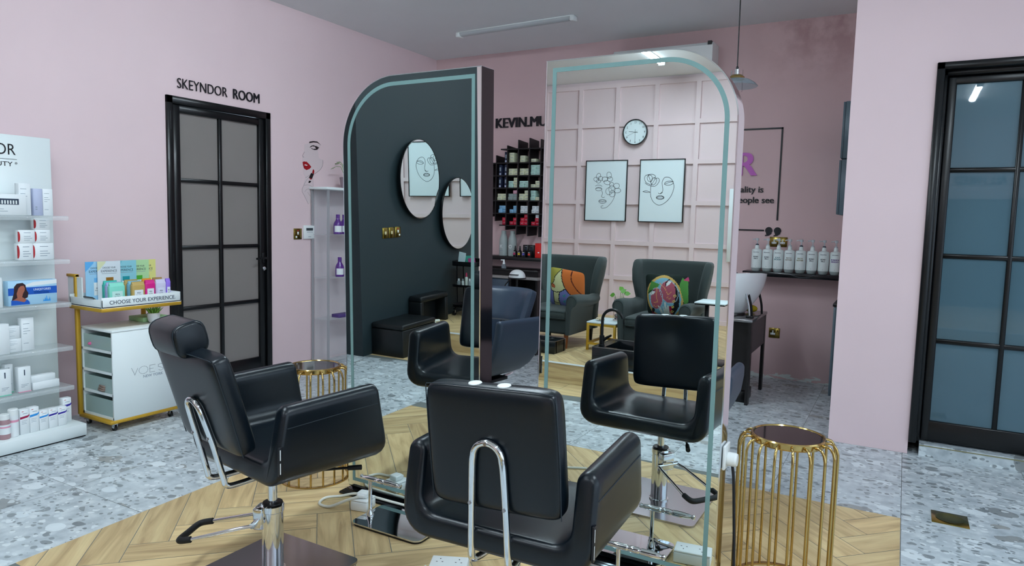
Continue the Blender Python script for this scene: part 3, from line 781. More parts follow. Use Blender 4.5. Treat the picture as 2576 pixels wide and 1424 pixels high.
# ---------------------------------------------------------------- brass wire stools
def stool(label, loc, rz):
    t = thing('wire_stool', label, 'stool', loc, rz, 'brass wire stools')
    r = B(M_GOLD); r.lathe([(.123, .575), (.131, .575), (.134, .58), (.134, .597), (.131, .602), (.126, .602), (.123, .598), (.123, .575)], n=48); r.build('top_ring', t)
    g = B(M_SMOKE); g.lathe([(0, .585), (.1225, .585), (.1225, .597), (.119, .599), (0, .599)], n=48); g.build('glass_top', t)
    b = B(M_GOLD); b.lathe([(.166, 0), (.182, 0), (.182, .008), (.166, .008), (.166, 0)], n=48); b.build('base_ring', t)
    for i in range(18):
        a = 2*math.pi*i/18; c, s = math.cos(a), math.sin(a)
        P = [(.132, .586), (.145, .589), (.158, .584), (.168, .570), (.174, .548), (.1745, .52), (.1745, .3), (.1745, .005)]
        w_ = B(M_GOLD); w_.tube([(c*r_, s*r_, h) for r_, h in P], .0052, n=8); w_.build('wire_leg', t)
    return t
stool('brass wire stool with smoked glass top, in front of the pink pillar at right', (-.335, 2.735, 0), 4)
stool('brass wire stool with smoked glass top, behind the chair with a headrest', (-2.64, 2.59, 0), 9)

# ---------------------------------------------------------------- cables and socket boxes round the mirrors
M_CABW = mat('white_cable', '#dfe0d6', .5); M_CABK = mat('black_cable', '#0b0b0d', .45)
def socket_block(label, loc, rz, single=False):
    t = thing('socket_box', label, 'socket', loc, rz, 'white socket boxes')
    W = .043 if single else .073
    b = B(M_WHITEP); b.box((-W, -.043, 0), (W, .043, .044), .004); b.build('back_box', t)
    f = B(M_WHITEP); f.box((-W, -.043, .0445), (W, .043, .053), .004)
    f.m(M_BLACKP)
    for x in ((0,) if single else (-.037, .037)):
        for dx, dy, w_, h_ in ((0, .017, .004, .006), (-.011, -.006, .006, .004), (.011, -.006, .006, .004)): f.box((x+dx-w_/2, dy-h_/2, .052), (x+dx+w_/2, dy+h_/2, .0533))
    f.build('face_plate', t); return t
def plug(label, loc, rz):
    t = thing('mains_plug', label, 'plug', loc, rz)
    b = B(M_WHITEP); b.box((-.026, -.024, 0), (.026, .024, .026), .006); b.box((-.02, -.034, .004), (.02, -.02, .02), .005); b.build('body', t); return t
socket_block('white socket box with a plug in it, on the floor by the left footrest', (-2.150, 2.418, .003), 12, True)
plug('white plug pushed into the floor socket beside the left mirror', (-2.152, 2.424, .0565), 12)
socket_block('white twin socket box lying on the wood below the right mirror', (-.672, 2.33, .003), -8)
socket_block('white socket box on the floor left of the middle chair', (-1.455, 2.13, .003), 25)
tag(B(M_CABW).tube(smoothpath([(-2.152, 2.388, .068), (-2.20, 2.36, .05), (-2.28, 2.33, .012), (-2.35, 2.335, .0085), (-2.375, 2.40, .0085), (-2.33, 2.455, .0085), (-2.25, 2.505, .02), (-2.05, 2.512, .0215), (-1.86, 2.515, .0215), (-1.70, 2.515, .0215)], 8), .0065, n=10).build('power_cable'), 'white cable looping on the floor before the left mirror', 'cable')
tag(B(M_CABW).tube(smoothpath([(-1.538, 2.092, .03), (-1.56, 2.04, .012), (-1.66, 1.93, .008), (-1.70, 1.82, .008), (-1.655, 1.72, .008), (-1.58, 1.66, .008), (-1.46, 1.60, .008)], 8), .0065, n=10).build('power_cable'), 'white cable curving over the wood between the two salon chairs', 'cable')
t = thing('side_socket', 'white socket with a plug on the edge of the right mirror', 'socket', (-.535, 2.60, .52), 0)
B(M_WHITEP).box((0, -.04, -.045), (.010, .04, .045), .003).build('face_plate', t)
p = B(M_WHITEP); p.lathe([(.0, .010), (.024, .010), (.026, .014), (.026, .040), (.022, .047), (0, .048)], (0, 0, -.01), 24, 'x'); p.build('plug', t)
tag(B(M_CABK).tube(smoothpath([(-.505, 2.60, .483), (-.497, 2.592, .44), (-.487, 2.575, .34), (-.472, 2.54, .20), (-.462, 2.50, .08), (-.47, 2.46, .012), (-.50, 2.42, .007), (-.55, 2.44, .008), (-.57, 2.465, .022)], 8), .0055, n=10).build('power_cable'), 'black cable hanging from the plug on the right mirror', 'cable')
# ================================================================ left wall: product stand, cart, acrylic unit, lettering
def loose(mb, name, label, cat, loc, rz, group=None): return put(tag(mb.build(name), label, cat, group), loc, rz)
M_TXT = mat('grey_print', '#8a97a3', .6); M_LAV = mat('lavender_print', '#b9c0da', .5); M_REDP = mat('red_print', '#b3232b', .5)
M_BLUE = mat('carton_blue', '#1557b8', .5); M_SKY = mat('carton_sky', '#a9d2ec', .5); M_NAVY = mat('navy_print', '#2a1c94', .5); M_CYAN = mat('cyan_print', '#2c92dd', .5); M_CRIM = mat('crimson_print', '#a01748', .5)
M_MINT = mat('mint_print', '#74cdb0', .5); M_PINKP = mat('pink_print', '#e49cb4', .5); M_HAIR = mat('hair_print', '#2a1118', .6); M_SKIN = mat('skin_print', '#a4614c', .6)

t = thing('product_stand', 'white retail display stand with glass-clear shelves at the left edge of the photo', 'display stand', (-4.43, 1.93, 0), 90)
b = B(M_WHITE); b.box((-.386, -.155, .008), (.386, .165, .08), .003, 1); b.m(M_BLACKP).box((-.38, -.148, 0), (.38, .16, .008)); b.build('base', t)
b = B(M_WHITE); b.box((-.386, .14, .08), (.386, .16, 1.805), .002, 1); b.build('back_panel', t)
b = B(M_INK)
b.text('SKEYNDOR', .194, 1.689, .062, .39, .1398, .0012, 'r'); b.text('BEAUTY', .176, 1.622, .026, .16, .1398, .0012, 'r'); b.text('®', .188, 1.635, .012, None, .1398, .0012, 'l')
b.box((-.2, .1385, 1.6625), (.199, .14, 1.6645)); b.build('header_lettering', t)
for z in (1.338, 1.077, .815, .546, .300):
    s = B(M_CLEAR); s.box((-.384, -.03, z-.006), (.384, .139, z), .0015, 1)
    s.prism([(-.030, z-.0005), (-.036, z-.004), (-.038, z-.012), (-.034, z-.026), (-.031, z-.026), (-.034, z-.012), (-.033, z-.006), (-.030, z-.004)], -.384, .384, 'x', True); s.build('shelf', t)

def carton(name, label, y0, y1, z0, z1, X, dep, deco=None, M=M_WHITEC, cat='box', group=None, rz=90, side=None):
    # y0..y1 along the left wall, front face at X, depth dep towards the wall
    w_, h = y1-y0, z1-z0; b = B(M); b.box((-w_/2, 0, 0), (w_/2, dep, h), .0012, 1)
    if side: b.m(side).box((-w_/2-.0004, .003, .004), (-w_/2, dep-.003, h-.004))
    if deco: deco(b, w_, h)
    return loose(b, name, label, cat, (X, (y0+y1)/2, z0), rz, group)
def lines(b, x, z, ws, dz=.012, h=.0022, M=M_TXT):
    b.m(M)
    for i, w_ in enumerate(ws): b.box((x, -.0004, z-i*dz), (x+w_, 0, z-i*dz+h))
def d_plain(b, w, h): lines(b, -w*.36, h*.82, (w*.5, 0, w*.4, w*.55, w*.3, 0, 0, 0, w*.4), h*.075, h*.014)
def d_red(b, w, h):
    b.m(M_REDP).prism([(-w/2 + .008*math.sin(R(a))*(.5 if False else 1), h*.5 - h*.38*math.cos(R(a))) for a in range(0, 181, 15)] + [(-w/2+.0002, h*.88)], -.0005, 0)
    b.prism([(-h*0 - w/2 - .0004, h*.12), (-w/2, h*.12), (-w/2, h*.88), (-w/2-.0004, h*.88)], 0, .010)
    lines(b, -w*.18, h*.78, (w*.42, 0, w*.4, w*.5, w*.36), h*.14, h*.035)
def d_window(b, w, h):
    b.m(M_INKB).box((-w*.40, -.0004, h*.5), (w*.30, 0, h*.78)); b.m(M_WHITEP)
    for i in range(9): b.box((-w*.38+i*w*.074, -.0007, h*.53), (-w*.34+i*w*.074, -.0003, h*.70))
    lines(b, -w*.4, h*.28, (w*.3, w*.4), h*.1, h*.02)
ST = 'boxes on the retail stand'; CB = 'a carton'
carton('product_carton', 'tall white carton behind the ampoule box on the top clear shelf', 2.076, 2.139, 1.3385, 1.523, -4.45, .045, d_plain, group=ST)
carton('ampoule_box', 'low wide white box with an ampoule window on the top clear shelf', 1.90, 2.092, 1.3385, 1.458, -4.405, .035, d_window, group=ST)
carton('product_carton', 'white carton with a lavender side at the right end of the top clear shelf', 2.203, 2.258, 1.3385, 1.497, -4.45, .05, d_plain, side=M_LAV, group=ST)
carton('product_carton', 'slim lavender carton leaning beside the white one on the top clear shelf', 2.150, 2.200, 1.3385, 1.496, -4.447, .05, lambda b, w, h: lines(b, -w*.3, h*.3, (w*.2, w*.2), h*.08, h*.03), M=M_LAV, group=ST)
G2 = 'red-leaf cartons on the second shelf'
for nm, a in (('lower left of the five red-marked cartons', (2.060, 2.1405, 1.0775, 1.176)), ('lower right of the five red-marked cartons', (2.142, 2.2505, 1.0775, 1.176)), ('middle left of the five red-marked cartons', (2.066, 2.1525, 1.1765, 1.2535)), ('middle right of the five red-marked cartons', (2.154, 2.236, 1.1765, 1.2545)), ('topmost of the five red-marked cartons', (2.153, 2.237, 1.255, 1.324))):
    carton('product_carton', 'white carton, ' + nm + ' on the second shelf', *a, -4.45, .045, d_red, group=G2)
carton('product_carton', 'big white carton left of the blue box on the third shelf', 1.86, 1.958, .8155, .986, -4.42, .06, d_plain, group=ST)
def d_blue(b, w, h):
    b.m(M_BLUE).box((-w/2, -.0004, h*.42), (w/2, 0, h*.72)); b.m(M_WHITEC).prism([(-w*.28, h*.75), (w*.5, h*.82), (w*.5, h*.99), (0, h*.93)], -.0003, 0)
    b.text('UNIQSTORIES', .002, h*.575, h*.085, w*.36, -.0004, .0006, 'l'); lines(b, .002, h*.51, (w*.3, w*.33), h*.05, h*.016, M_WHITEC)
    b.m(M_CYAN); 
    for i in range(5): b.prism([(w*.2+i*.008, h*.1), (w*.2+i*.008+.010, h*.1), (w*.2+i*.008+.004, h*(.2+.08*(i % 3)))], -.0006-.0001*i, -.0002)
    # the printed bust of a woman
    b.m(M_HAIR).prism([(-.115, .028), (-.102, .075), (-.10, .11), (-.085, .128), (-.055, .131), (-.04, .118), (-.036, .09), (-.026, .07), (-.03, .045), (-.05, .035)], -.0008, 0)
    b.m(M_SKIN).prism([(-.088, .07), (-.078, .1), (-.066, .113), (-.05, .114), (-.044, .10), (-.046, .085), (-.055, .068), (-.060, .048), (-.034, .03), (-.03, .018), (-.055, .016), (-.112, .03), (-.085, .045)], -.0012, 0)
    b.m(M_BLUE).prism([(-.118, .004), (-.117, .032), (-.09, .03), (-.05, .017), (-.034, .033), (-.022, .018), (-.02, .004)], -.0016, 0)
carton('product_carton', 'blue box with a printed dark-haired woman on the third shelf', 2.0, 2.262, .8155, .958, -4.45, .055, d_blue, M=M_SKY, group=ST)
G4 = 'white cartons on the fourth shelf'
carton('product_carton', 'largest white carton on the fourth shelf, cut by the photo edge', 1.87, 1.983, .5465, .720, -4.42, .07, None, group=G4)
carton('product_carton', 'small white carton, lower of two stacked on the fourth shelf', 1.990, 2.058, .5465, .624, -4.45, .05, d_plain, group=G4)
carton('product_carton', 'small white carton, upper of two stacked on the fourth shelf', 1.990, 2.052, .6245, .698, -4.45, .05, d_plain, group=G4)
carton('product_carton', 'tall slim white carton right of the stacked pair on the fourth shelf', 2.060, 2.127, .5465, .738, -4.45, .045, d_plain, group=G4)
def d_slim(M):
    def f(b, w, h):
        b.m(M).box((-w/2-.0003, -.0004, 0), (w/2+.0003, .01, h*.035)); b.m(M_INKB).box((-.003, -.0004, h*.66), (.003, 0, h*.88)); lines(b, -w*.3, h*.3, (w*.6, w*.5, w*.3), h*.05, h*.014)
    return f
G5 = 'slim cartons on the fifth shelf'
carton('product_carton', 'slim white carton with a green foot at the left end of the fifth shelf', 1.930, 1.992, .3005, .456, -4.44, .04, d_slim(M_MINT), group=G5)
carton('product_carton', 'slim white carton set back between two others on the fifth shelf', 1.988, 2.030, .3005, .470, -4.50, .04, d_slim(M_MINT), group=G5)
carton('product_carton', 'slim white carton with a pink foot on the fifth shelf', 2.034, 2.100, .3005, .452, -4.45, .04, d_slim(M_PINKP), group=G5)
carton('product_carton', 'white carton lying flat, lower of two at the right of the fifth shelf', 2.110, 2.258, .3005, .345, -4.45, .05, None, group=G5)
carton('product_carton', 'white carton lying flat, upper of two at the right of the fifth shelf', 2.106, 2.240, .3455, .384, -4.46, .05, None, group=G5)
def d_band(M):
    def f(b, w, h):
        b.m(M).prism([(-w/2, h*.62), (w*.3, h*.655), (w/2, h*.71), (w/2, h*.80), (w*.38, h*.74), (-w/2, h*.71)], -.0004, 0); b.m(M_REDP).box((-w*.3, -.0004, h*.91), (-w*.1, 0, h*.93)); lines(b, -w*.2, h*.82, (w*.5,), .01, h*.02); lines(b, -w*.36, h*.54, (w*.6, w*.5, w*.55), h*.06, h*.012)
    return f
G6 = 'banded cartons on the stand base'
for nm, M, a in (('crimson band on the stand base', M_CRIM, (1.986, 2.034, .0805, .225)), ('sky-blue band on the stand base, the taller of two', M_CYAN, (2.037, 2.085, .0805, .227)), ('sky-blue band on the stand base, the shorter of two', M_CYAN, (2.088, 2.136, .0805, .197)), ('dark blue band, third from the stand base right end', M_NAVY, (2.139, 2.188, .0805, .197)), ('dark blue band, second from the stand base right end', M_NAVY, (2.190, 2.239, .0805, .195))):
    carton('banded_carton', 'white carton with a ' + nm, *a, -4.345, .042, d_band(M), group=G6)
carton('banded_carton', 'white carton with a dark blue band, tallest at the right end of the stand base', 2.246, 2.296, .0805, .228, -4.40, .042, d_band(M_NAVY), group=G6)
t = thing('lotion_bottle', 'pink see-through bottle with a white cap on the stand base', 'bottle', (-4.345, 1.905, .0805), 90)
b = B(mat('pink_bottle', '#d9aeb4', .15, trans=.5, ior=1.3)); b.lathe([(0, 0), (.025, 0), (.028, .006), (.028, .098), (.022, .112), (0, .112)]); b.build('body', t)
b = B(M_WHITEP); b.lathe([(0, .112), (.025, .112), (.025, .138), (.022, .142), (0, .142)]); b.build('cap', t)
b = B(M_WHITEC); b.lathe([(.0284, .03), (.0284, .085)], n=28); b.m(M_PINKP).lathe([(.0286, .066), (.0286, .075)], n=28); b.build('label_band', t)
t = thing('lotion_bottle', 'white cylindrical bottle with a pink stripe on the stand base', 'bottle', (-4.355, 1.955, .0805), 90)
b = B(M_WHITEC); b.lathe([(0, 0), (.024, 0), (.026, .004), (.026, .125), (.0, .125)]); b.m(M_PINKP).lathe([(.0263, .085), (.0263, .098)]); b.build('body', t)
b = B(M_WHITEP); b.lathe([(0, .125), (.0255, .125), (.0255, .155), (.022, .160), (0, .160)]); b.build('cap', t)

# ---------------------------------------------------------------- the white cart
t = thing('display_cart', 'white drawer cart on a gold frame beside the left door', 'cart', (-4.37, 2.655, 0), 90)
f = B(M_GOLDP); f.box((-.236, -.172, .053), (.236, .178, .074), .002, 1)
for x in (-.232, .205): f.box((x-.012, .155, .07), (x+.012, .178, .765 if x > 0 else .97), .002, 1)
f.box((-.272, -.173, .760), (.260, .180, .782), .002, 1)
f.box((-.245, .155, .955), (-.221, .255, .972), .002, 1); f.build('gold_frame', t)
c = B(M_WHITE); c.box((-.213, -.171, .624), (.213, .171, .641), .002, 1); c.box((-.213, -.171, .075), (.213, -.156, .63), .002, 1); c.box((-.213, .156, .075), (.213, .171, .63)); c.box((.195, -.17, .075), (.213, .17, .63)); c.box((-.213, -.17, .075), (.2, .17, .09))
for z in (.232, .367, .502): c.box((-.213, -.165, z-.009), (.2, .165, z+.007))
c.build('cabinet', t)
M_DRAW = mat('translucent_drawer', '#bcd5d1', .35, alpha=.55)
for z0, z1 in ((.092, .220), (.241, .355), (.376, .490), (.511, .618)):
    d_ = B(M_DRAW); d_.box((-.206, -.152, z0), (-.201, .152, z1-.024)); d_.box((-.2, -.152, z0), (.18, -.147, z1-.03)); d_.box((-.2, .147, z0), (.18, .152, z1-.03)); d_.box((-.2, -.15, z0), (.18, .15, z0+.004)); d_.build('drawer', t)
tr = B(M_WHITE); tr.box((-.27, -.171, .782), (.258, .178, .79)); tr.box((-.27, -.171, .783), (.258, -.163, .848), .002, 1); tr.box((-.27, -.171, .783), (-.262, .178, .835), .002, 1); tr.box((.25, -.171, .783), (.258, .178, .848), .002, 1); tr.box((-.27, .17, .783), (.258, .178, .85)); tr.box((-.236, .179, .79), (-.228, .2545, .954)); tr.box((-.236, .1, .79), (-.229, .154, .955)); tr.build('tray', t)
x = B(M_INKB); x.text('CHOOSE YOUR EXPERIENCE.', -.222, .805, .023, .438, -.1712, .0008, 'l'); x.build('tray_lettering', t)
x = B(M_TXT); x.text('NEW YORK', .048, .312, .017, .135, -.1714, .0008, 'c'); 
def dots(b, pts, r=.0018, step=.0065):
    for (x0, z0), (x1, z1) in zip(pts, pts[1:]):
        n = max(1, round(math.hypot(x1-x0, z1-z0)/step))
        for i in range(n): b.lathe([(0, -.1722), (r, -.1722), (r, -.1712)], (x0+(x1-x0)*i/n, 0, z0+(z1-z0)*i/n), 6, 'y', False)
x.m(M_INKB); zb, zt = .340, .386
dots(x, [(-.095, zt), (-.075, zb), (-.052, zt)]); dots(x, [(-.017+.030*math.cos(R(a)), .363+.024*math.sin(R(a))) for a in range(0, 361, 15)])
dots(x, [(.062, zt), (.026, zt), (.026, zb), (.064, zb)]); dots(x, [(.026, .363), (.055, .363)]); dots(x, [(.118, .378), (.103, zt), (.085, .380), (.085, .368), (.116, .356), (.116, .345), (.101, zb), (.082, .347)]); dots(x, [(.138, zb), (.138, zt)]); dots(x, [(.176, zb), (.176, zt+.004)]); dots(x, [(.138, .363), (.176, .363)]); x.build('brand_lettering', t)
for i, (px, py) in enumerate(((-.19, -.14), (-.19, .14), (.19, -.14), (.19, .14))):
    k = B(M_CHROME); k.cyl((px, py, .053), (px, py, .044), .014); k.box((px-.011, py-.004, .018), (px-.008, py+.02, .046)); k.box((px+.008, py-.004, .018), (px+.011, py+.02, .046)); k.m(M_BLACKP).cyl((px-.008, py+.01, .019), (px+.008, py+.01, .019), .019); k.build('caster', t)
# cards behind the pouches
def card(label, y0, col, colt, capcol, z=.861, X=-4.515, w=.150, tilt=-4, off=0):
    b = B(mat('card_'+col[1:], col, .5)); b.box((0, 0, 0), (w, .0025, .2)); b.m(mat('cardt_'+colt[1:], colt, .5)).prism([(.0, .2), (.0, .15), (.02, .165), (.05, .19), (.055, .2)], -.0003, 0)
    b.m(M_INKB).text('CHOOSE YOUR', w*.5, .163, .009, .085, -.0002, .0004, 'c'); b.text('EXPERIENCE', w*.5, .145, .0115, .104, -.0002, .0004, 'c'); lines(b, w*.18, .137, (w*.64,), .01, .002)
    b.m(mat('pouchcap_'+capcol[1:], capcol, .4)).box((w*.36, -.0006, .095), (w*.68, 0, .118)); b.m(M_WHITEC).box((w*.34, -.0005, .03), (w*.7, 0, .096)); b.m(M_INKB).text('PEDI', w*.5, .062, .007, .022, -.0004, .0004, 'c'); b.text('IN A BOX', w*.5, .052, .006, .034, -.0004, .0004, 'c')
    o = loose(b, 'advert_card', label, 'card', (X+off, y0, z-.07), 90, 'advert cards on the cart tray'); o.scale = (1, 1, 1.285); return o
card('pale blue advert card at the left end behind the pouches', 2.470, '#9fd0ee', '#5fb0ea', '#6fb5e8', off=-.003)
card('cream and white advert card with a brown-capped pouch printed on it', 2.541, '#dfe8ee', '#dfe2b8', '#9a6a25', off=.006)
card('aqua advert card printed with a teal pouch', 2.655, '#8fd0dd', '#7cc4d4', '#1f9aa6', off=-.001)
card('light green advert card printed with a green-capped pouch', 2.748, '#b6dfa6', '#9fd48a', '#4fae35', off=-.006)
card('yellow advert card at the right end behind the pouches', 2.800, '#e3e08a', '#d2b92e', '#e3a51b', off=-.0105)
# treatment pouches standing in the tray
def pouch(label, y0, y1, X, col, z1=.928, front=True, win=None):
    w_ = y1-y0; h = z1-.7905; t = thing('treatment_pouch', label, 'pouch', (X, (y0+y1)/2, .7905), 90, 'treatment pouches in the cart tray')
    b = B(mat('pouch_'+col[1:], col, .35)); b.box((-w_/2, 0, 0), (w_/2, .026, h*.86), .006, 2); b.prism([(-.0, h*.8), (.026, h*.8), (.016, h*.97), (.016, h), (.010, h), (.010, h*.97)], -w_/2*.9, w_/2*.9, 'x'); b.build('pouch_body', t)
    if front:
        b = B(win or M_WHITEC); b.box((-w_*.33, -.001, h*.08), (w_*.33, .001, h*.60)); b.m(M_INKB).text('PEDI', 0, h*.42, h*.07, w_*.26, -.001, .0005, 'c'); b.text('IN A BOX', 0, h*.31, h*.06, w_*.36, -.001, .0005, 'c'); lines(b, -w_*.2, h*.26, (w_*.4,), .01, h*.012); b.build('pouch_label', t)
    return t
pouch('mint green pouch at the left front of the cart tray', 2.487, 2.588, -4.29, '#86dcc6', win=mat('pouch_mintl', '#c8ece4', .5))
pouch('lavender pouch edge behind the mint one in the cart tray', 2.487, 2.583, -4.319, '#a9b4e0', front=False)
pouch('teal pouch edge at the back behind the mint one in the cart tray', 2.487, 2.580, -4.348, '#3fc0b0', .936, False)
pouch('gold foil pouch in the middle front of the cart tray', 2.634, 2.722, -4.29, '#c0a35e', .924)
pouch('blue pouch edge behind the gold one in the cart tray', 2.628, 2.718, -4.319, '#7fb9cf', front=False)
pouch('tan pouch edge at the back behind the gold one in the cart tray', 2.622, 2.716, -4.348, '#b89d57', .934, False)
pouch('hot pink pouch right of the gold one in the cart tray', 2.7235, 2.793, -4.29, '#d81f86', .930)
pouch('pale lilac pouch right of the pink one in the cart tray', 2.797, 2.869, -4.29, '#d2cfe6', .930, win=mat('pouch_lill', '#dfe0f0', .5))
pouch('violet pouch at the right end of the cart tray', 2.8705, 2.903, -4.29, '#9a78e6', .932)
pouch('orange pouch edge behind the pink one in the cart tray', 2.7235, 2.79, -4.319, '#e79a20', .938, False)
pouch('brown pouch edge behind the pale lilac one in the cart tray', 2.797, 2.868, -4.319, '#a48248', .94, False)
for i, (dx, lab) in enumerate(((0, 'dark leaflet at the front of the fan in the cart tray'), (1, 'dark leaflet in the middle of the fan in the cart tray'), (2, 'dark leaflet at the back of the fan in the cart tray'))):
    b = B(mat('leaflet_dark', '#3b4244', .5)); b.box((-.001, -.05, 0), (.001, .05, .085)); b.m(mat('leaflet_face', '#aeb6b4', .5)).box((-.0013, -.048, .003), (-.001, .048, .083))
    o = loose(b, 'leaflet', lab, 'leaflet', (-4.33-.018*dx, 2.442+.012*dx, .792), 90, 'leaflets on the cart tray'); o.rotation_euler = (0, R(-52), R(90))
carton('gift_box', 'light green flat box under the cart tray', 2.752, 2.93, .6415, .672, -4.37, .16, None, M=mat('carton_green', '#a9d39b', .5))
t = thing('potted_succulent', 'small green succulent in a white pot on the cart', 'plant', (-4.33, 2.800, .6415), 0)
b = B(M_CERAMIC); b.lathe([(0, 0), (.026, 0), (.034, .012), (.039, .04), (.038, .062), (.034, .064), (.032, .056), (0, .054)]); b.build('pot', t)
b = B(mat('succulent_green', '#7fb548', .5))
for i in range(26):
    a = i*2.4; rr = .006+.013*(i/26); tl = .25+.75*(i/26); p0 = Vector((rr*math.cos(a), rr*math.sin(a), .052)); d_ = Vector((math.cos(a)*tl, math.sin(a)*tl, 1.15)).normalized(); p1 = p0 + d_*.03; p2 = p0 + d_*.058 + Vector((math.cos(a), math.sin(a), .2))*.006
    b.tube([p0, p1, p2], [.005, .0045, .0006], n=6)
b.build('leaves', t)
b = B(mat('pink_tube', '#dc5f95', .4)); b.tube([(-.055, 0, .02), (-.03, 0, .02), (.03, 0, .022), (.05, 0, .022)], [.006, .015, .017, .005], n=12); loose(b, 'cream_tube', 'pink tube lying in the top drawer of the cart', 'tube', (-4.44, 2.49, .5155), 75)
carton('sample_box', 'yellow box lying in the top drawer of the cart', 2.46, 2.50, .5155, .545, -4.28, .09, None, M=mat('carton_yellow', '#d9b545', .5))
b = B(mat('brown_pack', '#8d7a70', .5)); 
for k in range(3): b.box((-.055+.004*k, -.035, .0+.012*k), (.055-.002*k, .035, .011+.012*k), .003, 1)
loose(b, 'sample_pack', 'brown pack lying in the third drawer of the cart', 'pack', (-4.33, 2.49, .2465), 82)

# ---------------------------------------------------------------- lettering, decal and switches on the left wall
t = thing('door_lettering', 'black raised room-name letters above the left door', 'sign', (XL, 3.312, 2.296), 90)
b = B(M_INK); b.text('SKEYNDOR', 0, 0, .073, .435, -.006, .006, 'l', bold=-.008); b.build('lettering', t)
b = B(M_INK); b.text('ROOM', .492, 0, .076, .258, -.006, .006, 'l', bold=.016); b.build('lettering', t)
def D(a, b_): return (a*.001117, -(b_-500)*.000816)
t = thing('wall_decal', 'wall decal of a made-up woman putting on red lipstick', 'decal', (XL, 4.3387, 2.1739-500*.000816), 90)
M_DP = mat('decal_pale', '#dcc9cb', .6); M_DL = mat('decal_line', '#41303a', .6); M_DR = mat('decal_red', '#a3141f', .4); M_DB = mat('decal_black', '#1d1016', .5)
def poly(b, pts, y=0): b.prism([D(*p) for p in pts], -.0008-y, -.0002-y); return b
def stroke(b, pts, r=.0014): b.tube(smoothpath([(D(*p)[0], -.0008, D(*p)[1]) for p in pts], 5), r, n=5); return b
poly(B(M_DP), [(205, 200), (260, 175), (385, 180), (350, 250), (365, 330), (408, 345), (405, 420), (380, 460), (320, 510), (295, 575), (300, 800), (305, 820), (245, 855), (178, 710), (190, 660), (215, 560), (195, 520), (185, 430), (185, 330), (205, 290)]).build('face', t)
b = B(M_DB); poly(b, [(255, 178), (258, 160), (300, 148), (345, 146), (388, 182), (345, 160), (300, 164)], .0008); b.build('eyebrow', t)
b = B(M_DB); poly(b, [(258, 228), (275, 205), (300, 194), (330, 200), (362, 212), (345, 238), (315, 246), (285, 238), (270, 226), (300, 235), (330, 228), (318, 208), (290, 208)], .0008)
for i in range(6): stroke(b, [(330+i*5, 205+i*3), (338+i*6, 192+i*4)], .0012)
b.build('eye', t)
b = B(M_DR); poly(b, [(183, 395), (200, 384), (212, 388), (225, 384), (255, 410), (278, 438), (258, 462), (225, 478), (198, 462), (188, 430)], .0008); b.m(M_DP); poly(b, [(198, 425), (215, 415), (238, 424), (225, 432)], .0014); b.build('lips', t)
b = B(M_DL); stroke(b, [(205, 280), (186, 318), (190, 342)], .001); stroke(b, [(186, 335), (200, 340)], .0012); stroke(b, [(408, 345), (406, 400), (380, 455), (315, 512)], .0012)
stroke(b, [(215, 560), (232, 552), (260, 528)], .001); stroke(b, [(295, 560), (298, 700), (306, 818)], .0008); stroke(b, [(245, 855), (205, 770), (176, 710), (195, 650), (225, 590), (262, 545)], .0008); stroke(b, [(195, 650), (240, 640), (285, 655)], .0008); stroke(b, [(205, 720), (230, 690), (270, 680)], .0008); stroke(b, [(235, 720), (265, 765)], .0007); b.build('outline', t)
b = B(M_DB); poly(b, [(250, 560), (275, 505), (308, 512), (284, 572)], .001); poly(b, [(245, 618), (252, 592), (278, 595), (262, 618)], .001); b.m(M_DR); poly(b, [(286, 505), (296, 465), (303, 462), (311, 482), (307, 512)], .001); poly(b, [(258, 572), (262, 562), (284, 570), (276, 580)], .0014); b.build('lipstick', t)
for p in ([(286, 658), (292, 655), (308, 675), (304, 684)], [(278, 688), (286, 682), (302, 696), (292, 702)]): poly(B(M_DR), p, .001).build('fingernail', t)
def brass_plate(label, loc, rz, kind, w=.09, h=.09, cat='switch', group=None):
    t = thing('wall_socket' if 'socket' in kind else 'wall_switch', label, cat, loc, rz, group)
    b = B(M_BRASS); b.box((-w/2, -.007, -h/2), (w/2, 0, h/2), .002, 1); b.build('face_plate', t)
    if kind == 'fused':
        b = B(M_WHITEP); b.box((-.008, -.010, -.006), (.008, -.006, .02), .001, 1); b.build('rocker', t); b = B(M_WHITEP); b.lathe([(0, -.0105), (.009, -.0095), (.009, -.006)], (-.02, 0, -.027), 16, 'y'); b.build('flex_outlet', t); b = B(M_REDP); b.box((-.009, -.0085, .026), (.009, -.0065, .034)); b.build('indicator', t)
    if kind == 'switch':
        b = B(M_WHITEP); b.m(mat('cream_rocker', '#c4b88f', .4)).box((-.013, -.0085, -.014), (.013, -.0065, .014), .001, 1); b.build('rocker', t)
    if 'socket' in kind:
        for x in ((-.036, .036) if 'twin' in kind else (-.012,)):
            b = B(M_WHITEP)
            for dx, dz, w_, h_ in ((0, .012, .011, .02), (-.0, -.009, .04, .018)): b.box((x+dx-w_/2, -.0085, dz-h_/2), (x+dx+w_/2, -.0065, dz+h_/2), .0005, 1)
            b.m(M_BLACKP)
            for dx, dz, w_, h_ in ((0, .013, .004, .008), (-.011, -.009, .007, .004), (.011, -.009, .007, .004)): b.box((x+dx-w_/2, -.0089, dz-h_/2), (x+dx+w_/2, -.0084, dz+h_/2))
            b.build('socket_insert', t)
        for x in ((-.010, .010) if 'twin' in kind else (.027,)):
            b = B(M_WHITEP if 'twin' in kind else M_BRASS); b.box((x-.006, -.010, .012), (x+.006, -.0065, .032), .001, 1); b.build('rocker', t)
    return t
brass_plate('square brass fused switch left of the white thermostat', (XL, 4.480, 1.205), 90, 'fused', .094, .098)
t = thing('thermostat', 'white wall thermostat with a dark display beside the brass switch', 'thermostat', (XL, 4.604, 1.221), 90)
